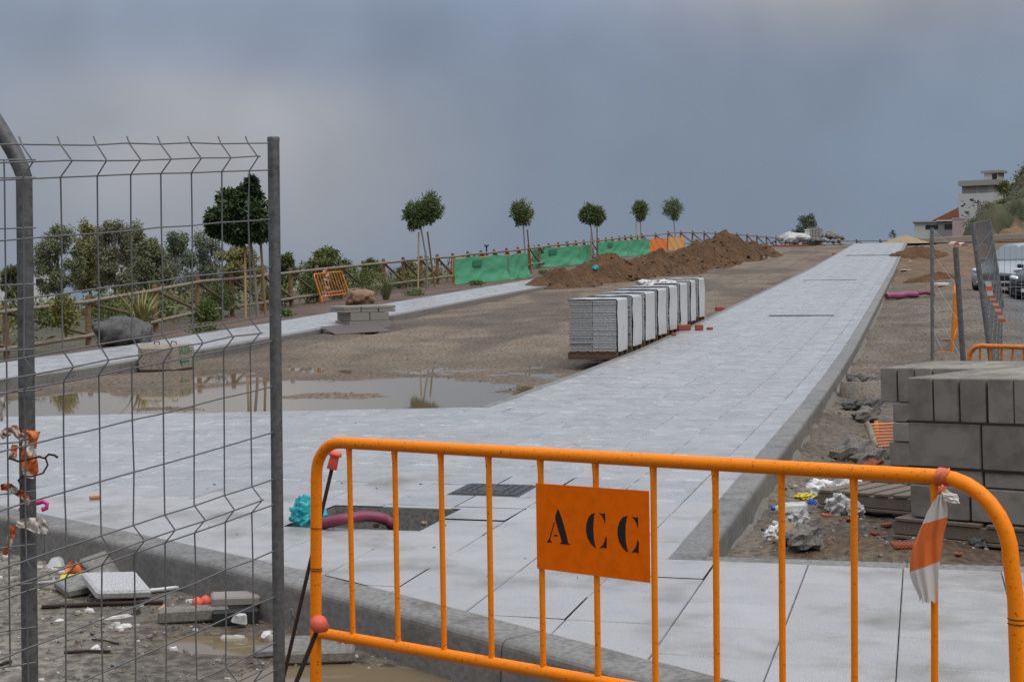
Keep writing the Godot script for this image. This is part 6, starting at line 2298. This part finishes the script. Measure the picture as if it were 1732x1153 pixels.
	single(mb, "hoop", M.plastic_grey, "pale hoop of plastic strapping curled round the broken slabs", "strap", c - Vector3(0, 0.02, 0), face_basis(c))
	p = hit(98, 955)
	mb = MB.new()
	mb.lathe([Vector2(0.0, 0.05), Vector2(0.04, 0.04), Vector2(0.06, 0.01), Vector2(0.07, 0.0)], 14)
	single(mb, "white_cup", M.plastic_grey, "squashed pale plastic cup on the gravel by the kerb", "cup", p)
	# sticks and rods on the ground
	for q in [[70, 1030, 275, 1022, 0.011, "rusty reinforcing rod lying behind the plaster flakes"], [108, 1106, 186, 1104, 0.007, "dark stick under the white stone"], [0, 1127, 18, 1121, 0.007, "dark twig at the edge of the gravel"], [155, 1082, 200, 1090, 0.004, "thin dark wire on the gravel"]]:
		var a := hit(q[0], q[1])
		var b := hit(q[2], q[3])
		mb = MB.new()
		mb.tube([Vector3(0, q[4], 0), (b - a) * 0.5 + Vector3(0, q[4] + 0.004, 0), b - a + Vector3(0, q[4], 0)], q[4], 7)
		single(mb, "stick" if q[4] < 0.01 else "steel_rod", M.rebar, q[5], "rod", a)
	# drinks can
	p = hit(566, 1060)
	var d := Basis(Vector3.UP, -0.35) * face_basis(p) * Basis(Vector3.BACK, PI / 2 + 0.15)
	var t := thing("drink_can", "yellow green drink can lying against the kerb", "can", p + Vector3(0, 0.034, 0), d)
	mb = MB.new()
	mb.lathe([Vector2(0.0, 0.05), Vector2(0.026, 0.052), Vector2(0.033, 0.045), Vector2(0.033, -0.045), Vector2(0.027, -0.056)], 18)
	part(mb, "body", M.can, t)
	mb = MB.new()
	mb.lathe([Vector2(0.027, -0.058), Vector2(0.0245, -0.058), Vector2(0.023, -0.053), Vector2(0.0, -0.053)], 18)
	part(mb, "end", M.can_end, t)
	mb = MB.new()
	mb.box(Vector3(0.006, -0.0545, 0), Vector3(0.014, 0.002, 0.01))
	part(mb, "opening", M.black_rubber, t)
	mb = MB.new()
	for i in 5:
		mb.box(Vector3(0.033 * cos(i * 1.2), 0.01, 0.033 * sin(i * 1.2)), Vector3(0.004, 0.05, 0.016), Basis(Vector3.UP, -i * 1.2))
	part(mb, "label_print", M.orange_plastic, t)

# ------------------------------------------------------------------ mesh fence before the corner
func build_front_fences() -> void:
	var R := at_depth(462, 233, 5.1)
	var dr := ray(2243, 229).normalized()
	var flat := Vector3(dr.x, 0, dr.z).normalized()
	var n := flat.cross(Vector3.UP).normalized()   # to the right, away
	if n.dot(lens_basis.x) < 0:
		n = -n
	var g := ground(R.x, -R.z)
	var t := thing("wire_fence", "folded wire mesh fence panel ending at a straight grey tube post", "fence panel", Vector3(R.x, g, R.z))
	var o := t.position
	# post follows the photograph's slight lean
	var foot := at_depth(472, 1153, 5.1)
	var dirp := (R - foot).normalized()
	var base := R - dirp * ((R.y - g) / dirp.y)
	var mb := MB.new()
	mb.tube([base - o, R - o], 0.0205, 16)
	part(mb, "post", M.galv_post, t)
	mb = MB.new()
	mb.lathe([Vector2(0.0, 0.004), Vector2(0.0195, 0.004), Vector2(0.0215, 0.0), Vector2(0.0215, -0.012)], 14, R - o)
	part(mb, "cap", M.galv, t)
	# concrete foot under the post
	mb = MB.new()
	mb.box(base - o + Vector3(0, 0.06, 0), Vector3(0.22, 0.13, 0.6), Basis(n, Vector3.UP, flat), 0.03)
	part(mb, "foot_block", M.old_concrete, t)
	var hs := [2.141, 2.092, 2.048, 1.88, 1.715, 1.551, 1.505, 1.461, 1.304, 1.146, 0.986, 0.942, 0.899, 0.739, 0.582, 0.424, 0.378, 0.331, 0.2]
	var folds := [1, 6, 11, 16]
	var ss := [-0.137, -0.278, -0.427, -0.568, -0.704, -0.844, -0.987, -1.131, -1.275, -1.42, -1.565, -1.71, -1.855, -2.0]
	var pt := func(s: float, h: float, fold: float) -> Vector3:
		var f := (h - 0.2) / 2.0
		return base.lerp(R, (h - base.y) / (R.y - base.y)) + dr * s + n * fold - o
	for i in ss.size():
		mb = MB.new()
		var path := [pt.call(ss[i], 2.165, -0.012), pt.call(ss[i], hs[0], 0.0)]
		for k in range(1, hs.size()):
			path.append(pt.call(ss[i] + rng.randfn(0, 0.002), hs[k], 0.042 if k in folds else 0.0))
		mb.tube(path, 0.0026, 6)
		part(mb, "wire", M.wire, t)
	for k in hs.size() - 1:
		mb = MB.new()
		var path := []
		for i in 15:
			var s := -2.02 * i / 14.0
			if k in folds and i == 0:
				s = -0.13
			path.append(pt.call(s, hs[k] + n2.get_noise_2d(i * 400.0, k * 900.0) * 0.006, (0.044 if k in folds else 0.0) + n1.get_noise_2d(i * 500.0, k * 700.0) * 0.005))
		mb.tube(path, 0.0026, 6)
		part(mb, "wire", M.wire, t)
	# far left post of this panel, outside the frame
	mb = MB.new()
	mb.tube([base - o + dr * -2.03, R - o + dr * -2.03], 0.0205, 12)
	part(mb, "post", M.galv_post, t)
	mb = MB.new()
	mb.box(base - o + dr * -2.03 + Vector3(0, 0.06, 0), Vector3(0.22, 0.13, 0.6), Basis(n, Vector3.UP, flat), 0.03)
	part(mb, "foot_block", M.old_concrete, t)

	# neighbouring panel with the bent tube
	var z := 4.45
	var b0 := at_depth(50, 1153, z)
	var b1 := at_depth(40, 300, z)
	var up := (b1 - b0).normalized()
	g = ground(b0.x, -b0.z)
	var ft := b0 - up * ((b0.y - g) / up.y)
	t = thing("bent_wire_fence", "mesh fence panel whose thick grey tube bends over at the top", "fence panel", ft)
	o = ft
	mb = MB.new()
	mb.tube([Vector3.ZERO, b0 - o, b1 - o, at_depth(35, 284, z) - o, at_depth(22, 256, z) - o, at_depth(2, 222, z) - o, at_depth(-30, 170, z) - o], 0.0245, 16)
	part(mb, "post", M.galv_post, t)
	var side := ray(-2600, 700).normalized() * -1.0
	side = (Vector3(-lens_basis.x.x, 0, -lens_basis.x.z) + Vector3(lens_basis.z.x, 0, lens_basis.z.z) * 0.5).normalized()
	for k in 12:
		mb = MB.new()
		var y: float = [270, 385, 480, 590, 745, 830, 920, 985, 1060, 300, 660, 1120][k]
		var a := at_depth(60, y, z - 0.03) - o
		var pth := []
		for i in 8:
			pth.append(a + side * (0.16 * i) + Vector3(0, -0.004 * i, 0))
		mb.tube(pth, 0.0026, 6)
		part(mb, "wire", M.wire, t)
	for k in 5:
		mb = MB.new()
		var a := at_depth(60, 300, z - 0.03) - o + side * (0.09 + 0.145 * k)
		mb.tube([a + Vector3(0, 0.05, 0), a, a - up * 1.45], 0.0026, 6)
		part(mb, "wire", M.wire, t)
	mb = MB.new()
	mb.box(Vector3(0, 0.05, 0), Vector3(0.22, 0.12, 0.6), Basis(), 0.03)
	part(mb, "foot_block", M.old_concrete, t)
	# scraps of warning tape and wire tied to the tube
	var scraps := [
		[[[52, 728, 16], [50, 745, 12], [48, 770, 13], [50, 795, 15], [47, 808, 8]], "orange and white tape knotted on the bent tube post", 0],
		[[[0, 738, 6], [12, 730, 8], [22, 722, 7], [32, 740, 6], [46, 735, 6]], "dirty pale tape stretched to the bent tube post", 1],
		[[[24, 752, 5], [22, 765, 6], [20, 778, 7]], "short orange tape end hanging beside the post", 0],
		[[[0, 824, 5], [14, 823, 7], [28, 832, 6], [40, 838, 7], [48, 852, 4]], "orange tape end tied lower on the mesh", 0],
		[[[26, 888, 6], [44, 884, 9], [60, 888, 13], [74, 890, 14], [80, 888, 9]], "white plastic strip wrapped round the tube post", 2],
		[[[22, 890, 7], [18, 905, 6], [14, 922, 5], [6, 938, 4]], "faded orange strip hanging from the white plastic", 0],
		[[[0, 672, 6], [3, 690, 6], [0, 712, 4]], "white rag at the end of the mesh", 2]]
	for q in scraps:
		mb = MB.new()
		mb.colored = true
		var q0 := at_depth(q[0][0][0], q[0][0][1], z - 0.06)
		var rows := []
		var cols := []
		var m: Array = q[0]
		for i in (m.size() - 1) * 4 + 1:
			var f := i / 4.0
			var k := mini(int(f), m.size() - 2)
			var w := f - k
			var px := lerpf(m[k][0], m[k + 1][0], w)
			var py := lerpf(m[k][1], m[k + 1][1], w)
			var hw := lerpf(m[k][2], m[k + 1][2], w)
			var dv := Vector2(m[k + 1][0] - m[k][0], m[k + 1][1] - m[k][1]).normalized()
			var row := []
			var cr := []
			for j in 6:
				var e := (j / 2.5 - 1.0) * hw
				row.append(at_depth(px - dv.y * e, py + dv.x * e, z - 0.05 + 0.02 * n1.get_noise_2d(px * 30.0 + j * 90.0, py * 30.0)) - q0)
				var or_: bool = q[2] == 0 and (int(f * 1.4 + j * 0.25) % 3 != 2)
				cr.append(Color(0.62, 0.15, 0.035) if or_ else Color(0.6, 0.55, 0.5) if q[2] != 1 else Color(0.55, 0.4, 0.33))
			rows.append(row)
			cols.append(cr)
		mb.grid_rows(rows, false, cols)
		single(mb, "warning_tape", M.tape, q[1], "tape", q0)
	mb = MB.new()
	var w0 := at_depth(16, 772, z - 0.07)
	var wp := []
	for q in [[16, 775], [30, 780], [50, 776], [66, 772], [74, 775], [82, 768], [92, 770], [97, 774]]:
		wp.append(at_depth(q[0], q[1], z - 0.07) - w0)
	mb.tube(wp, 0.0035, 6)
	wp = []
	for q in [[76, 774], [80, 786], [72, 800], [52, 806], [38, 804], [30, 812], [36, 822], [28, 838]]:
		wp.append(at_depth(q[0], q[1], z - 0.07) - w0)
	mb.tube(wp, 0.0028, 6)
	single(mb, "tie_wire", M.rebar, "rusty tie wire twisted round the bent tube post", "wire", w0)
	mb = MB.new()
	var h0 := at_depth(30, 862, z + 0.05)
	wp = []
	for q in [[32, 862], [42, 858], [56, 852], [72, 848], [79, 852], [78, 859], [70, 862]]:
		wp.append(at_depth(q[0], q[1], z + 0.05) - h0)
	mb.tube(wp, 0.007, 8)
	single(mb, "pink_hook", M.pink, "bright pink plastic hook behind the bent tube post", "hook", h0)

# ------------------------------------------------------------------ orange barrier with the plate
func build_barrier() -> void:
	var A := at_depth(535, 748, 5.24)
	var B := at_depth(1715, 806, 3.71)
	var dx := Vector3(B.x - A.x, 0, B.z - A.z).normalized()
	var nz := dx.cross(Vector3.UP)
	if nz.dot(EYE - A) < 0:
		nz = -nz
	var bs := Basis(dx, Vector3.UP, nz)
	var o := Vector3(A.x, 0, A.z)
	var t := thing("pedestrian_barrier", "orange tubular pedestrian barrier with a stencilled plate", "barrier", o, bs)
	var R := 0.0205
	var top := func(s: float) -> float: return 1.096 + 0.0215 * s
	var bot := func(s: float) -> float: return 0.409 + 0.018 * s
	var path := [Vector3(-0.035, 0.03, 0), Vector3(-0.02, 0.5, 0), Vector3(-0.004, 0.96, 0)]
	for i in range(1, 8):
		var a := PI / 2 * i / 7.0
		path.append(Vector3(-0.003 + 0.125 * (1 - cos(a)), 0.975 + 0.123 * sin(a), 0))
	for i in 12:
		var s := 0.25 + 1.95 * i / 11.0
		path.append(Vector3(s, top.call(s), 0))
	for i in range(0, 9):
		var a := PI / 2 * i / 8.0
		path.append(Vector3(2.29 + 0.185 * sin(a), top.call(2.29) - 0.2 * (1 - cos(a)), 0))
	path.append(Vector3(2.487, 0.85, 0))
	path.append(Vector3(2.5, 0.5, 0))
	path.append(Vector3(2.515, 0.06, 0))
	var mb := MB.new()
	mb.tube(path, R, 20)
	part(mb, "frame", M.barrier, t)
	mb = MB.new()
	mb.tube([Vector3(0.0, bot.call(0.0), 0), Vector3(2.5, bot.call(2.5), 0)], R * 0.95, 18)
	part(mb, "bottom_rail", M.barrier, t)
	for k in 11:
		var s: float = [0.16, 0.374, 0.581, 0.784, 0.993, 1.203, 1.411, 1.621, 1.832, 2.049, 2.274][k]
		mb = MB.new()
		mb.tube([Vector3(s, top.call(s) - 0.012, 0), Vector3(s, top.call(s) - 0.03, 0), Vector3(s + 0.001, top.call(s) - 0.06, 0), Vector3(s + 0.002, bot.call(s) + 0.03, 0), Vector3(s + 0.002, bot.call(s) + 0.01, 0)], [0.0125, 0.0108, 0.0095, 0.0095, 0.0115], 12)
		part(mb, "bar", M.barrier, t)
	# weld rings and wire marks
	for q in [[Vector3(-0.008, 0.785, 0)], [Vector3(-0.014, 0.64, 0)], [Vector3(-0.014, 0.632, 0)], [Vector3(2.489, 0.8, 0)], [Vector3(2.4895, 0.788, 0)]]:
		mb = MB.new()
		var ring := []
		for i in 17:
			var a := TAU * i / 16.0
			ring.append(q[0] + Vector3(cos(a) * (R + 0.0008), 0.002 * sin(a), sin(a) * (R + 0.0008)))
		mb.tube(ring, 0.0012, 5, false)
		part(mb, "tie_wire", M.rebar, t)
	# connector lug
	mb = MB.new()
	mb.box(Vector3(-0.034, 0.655, -0.012), Vector3(0.016, 0.05, 0.012), Basis(), 0.003)
	part(mb, "lug", M.barrier, t)
	# plate
	var cr := [[911, 816], [1101, 829], [1105, 986], [913, 965]]
	var st := []
	for q in cr:
		st.append(on_plane(q[0], q[1], o, bs))
	mb = MB.new()
	mb.prism(PackedVector2Array([Vector2(0.985, 0.757), Vector2(1.405, 0.762), Vector2(1.403, 1.036), Vector2(0.984, 1.026)]), Vector3(0, 0, 0.0105), Vector3.RIGHT, Vector3.UP, Vector3(0, 0, 0.0025))
	var plate := part(mb, "plate", M.plate, t)
	# stencilled letters, traced on the plate
	var glyphs := {
		"letter_a": [[[245, 325], [262, 345], [300, 455], [350, 640], [358, 690], [380, 700], [374, 712], [270, 700], [270, 688], [290, 684], [280, 640], [250, 540], [220, 440], [220, 400], [238, 345]], [[205, 465], [214, 468], [165, 650], [186, 688], [126, 684], [150, 655], [160, 630]], [[200, 606], [222, 602], [248, 607], [244, 617], [222, 622], [204, 616]]],
		"letter_c": [[[652, 362], [640, 400], [634, 470], [632, 560], [638, 640], [650, 710], [662, 745], [640, 735], [605, 700], [570, 640], [554, 570], [556, 490], [575, 425], [605, 382]], [[692, 366], [735, 378], [757, 368], [762, 420], [758, 488], [746, 440], [722, 395]], [[768, 612], [778, 640], [776, 754], [740, 742], [700, 748], [735, 712], [755, 670]]],
		"letter_c2": [[[1005, 395], [992, 430], [982, 500], [980, 590], [985, 680], [998, 750], [1012, 788], [990, 784], [950, 745], [912, 680], [894, 600], [898, 520], [920, 455], [955, 410]], [[1045, 402], [1085, 418], [1112, 408], [1120, 460], [1114, 535], [1100, 480], [1075, 435]], [[1112, 656], [1126, 690], [1124, 806], [1088, 790], [1044, 796], [1080, 756], [1100, 712]]]}
	for key in glyphs:
		mb = MB.new()
		for poly in glyphs[key]:
			var pts := PackedVector2Array()
			for q in poly:
				pts.append(on_plane(905 + q[0] / 6.405, 810 + q[1] / 6.405, o + nz * 0.0132, bs))
			mb.prism(pts, Vector3(0, 0, 0.01305), Vector3.RIGHT, Vector3.UP, Vector3(0, 0, 0.0006))
		part(mb, "letter", M.paint_black, plate)
	# feet
	for s in [[-0.035, 0.0], [2.515, 0.04]]:
		mb = MB.new()
		mb.tube([Vector3(s[0], s[1] + 0.03, -0.28), Vector3(s[0], s[1] + 0.05, 0), Vector3(s[0], s[1] + 0.03, 0.28)], R * 0.9, 12)
		mb.tube([Vector3(s[0], s[1] - 0.01, -0.28), Vector3(s[0], s[1] + 0.04, -0.27)], R * 0.9, 10)
		mb.tube([Vector3(s[0], s[1] - 0.01, 0.28), Vector3(s[0], s[1] + 0.04, 0.27)], R * 0.9, 10)
		part(mb, "foot", M.barrier, t)
	# striped tape knotted on the top rail
	mb = MB.new()
	mb.colored = true
	var rows := []
	var cols := []
	var mids := [[2.305, 1.105, 0.008], [2.3, 1.09, 0.012], [2.29, 1.06, 0.026], [2.278, 1.02, 0.037], [2.265, 0.98, 0.042], [2.26, 0.94, 0.043], [2.258, 0.905, 0.041], [2.262, 0.87, 0.034], [2.266, 0.845, 0.027], [2.268, 0.83, 0.024]]
	for i in 55:
		var f := i / 54.0 * 8.999
		var k := int(f)
		var w := f - k
		var row := []
		var cc := []
		for j in 15:
			var e := j / 7.0 - 1.0
			var x: float = lerpf(mids[k][0], mids[k + 1][0], w) + e * lerpf(mids[k][2], mids[k + 1][2], w)
			var y: float = lerpf(mids[k][1], mids[k + 1][1], w)
			if i == 54:
				y -= 0.012 * absf(sin(j * 1.7))
			y += e * 0.022 * sin(PI * clampf((y - 0.83) / 0.25, 0.0, 1.0))
			row.append(Vector3(x, y, 0.03 + 0.016 * cos(e * 2.2) + 0.006 * sin(e * 9.0 + y * 20.0)))
			var ph := 1.0 - i / 54.0
			cc.append(Color(0.78, 0.17, 0.035) if ph > 0.36 and ph < 0.72 else Color(0.66, 0.62, 0.58))
		rows.append(row)
		cols.append(cc)
	mb.grid_rows(rows, false, cols)
	var tape := thing("barrier_tape", "orange and white striped tape knotted on the barrier's top rail", "tape", o, bs)
	part(mb, "strip", M.tape, tape)
	mb = MB.new()
	mb.colored = true
	mb.col = Color(0.62, 0.13, 0.05)
	rows = []
	for i in 17:
		var a := TAU * i / 16.0
		var row := []
		for j in 5:
			row.append(Vector3(2.3 + (j - 2) * 0.008 + 0.004 * sin(a * 3.0), top.call(2.3) + cos(a) * (R + 0.003 + 0.002 * sin(j * 2.0 + a * 5.0)), sin(a) * (R + 0.003 + 0.002 * sin(j * 2.0 + a * 4.0))))
		rows.append(row)
	mb.grid_rows(rows)
	mb.blob(Vector3(2.305, 1.112, 0.026), Vector3(0.012, 0.016, 0.01), n1, 0.7, 2.0, 7)
	mb.col = Color(0.66, 0.6, 0.56)
	mb.blob(Vector3(2.325, 1.1, 0.03), Vector3(0.026, 0.012, 0.008), n1, 1.0, 2.5, 8, Basis(Vector3.BACK, -0.5))
	part(mb, "knot", M.tape, tape)

	# reinforcing rods with red caps
	for q in [[566, 771, 476, 1160, 5.45, "rusty steel rod with a red mushroom cap behind the barrier post", 0], [540, 1056, 488, 1185, 5.05, "short rusty rod with a round red cap before the barrier post", 1]]:
		var tp := at_depth(q[0], q[1], q[4])
		var lw := at_depth(q[2], q[3], q[4])
		var d := (tp - lw).normalized()
		var g := ground(lw.x, -lw.z)
		var ft := tp - d * ((tp.y - g + 0.02) / d.y)
		var r := thing("steel_rod", q[5], "rod", ft)
		mb = MB.new()
		mb.tube([Vector3.ZERO, tp - ft], 0.0075 if q[6] == 0 else 0.0085, 8)
		part(mb, "rod", M.rebar, r)
		mb = MB.new()
		var cb := Basis(Quaternion(Vector3.UP, d if q[6] == 0 else Vector3(-0.1, 0.5, 0.9).normalized()))
		if q[6] == 0:
			mb.lathe([Vector2(0.0, 0.02), Vector2(0.02, 0.018), Vector2(0.026, 0.008), Vector2(0.024, 0.0), Vector2(0.017, -0.003), Vector2(0.019, -0.05), Vector2(0.0, -0.05)], 14, tp - ft, cb)
		else:
			mb.lathe([Vector2(0.0, 0.034), Vector2(0.016, 0.031), Vector2(0.027, 0.02), Vector2(0.031, 0.005), Vector2(0.027, -0.01), Vector2(0.018, -0.014), Vector2(0.017, -0.04), Vector2(0.0, -0.04)], 18, tp - ft, cb)
		part(mb, "cap", M.red_cap, r)

func on_plane(px: float, py: float, o: Vector3, bs: Basis) -> Vector2:
	var d := ray(px, py)
	var t := (o - EYE).dot(bs.z) / d.dot(bs.z)
	var q := EYE + d * t - o
	return Vector2(q.dot(bs.x), q.y + o.y)
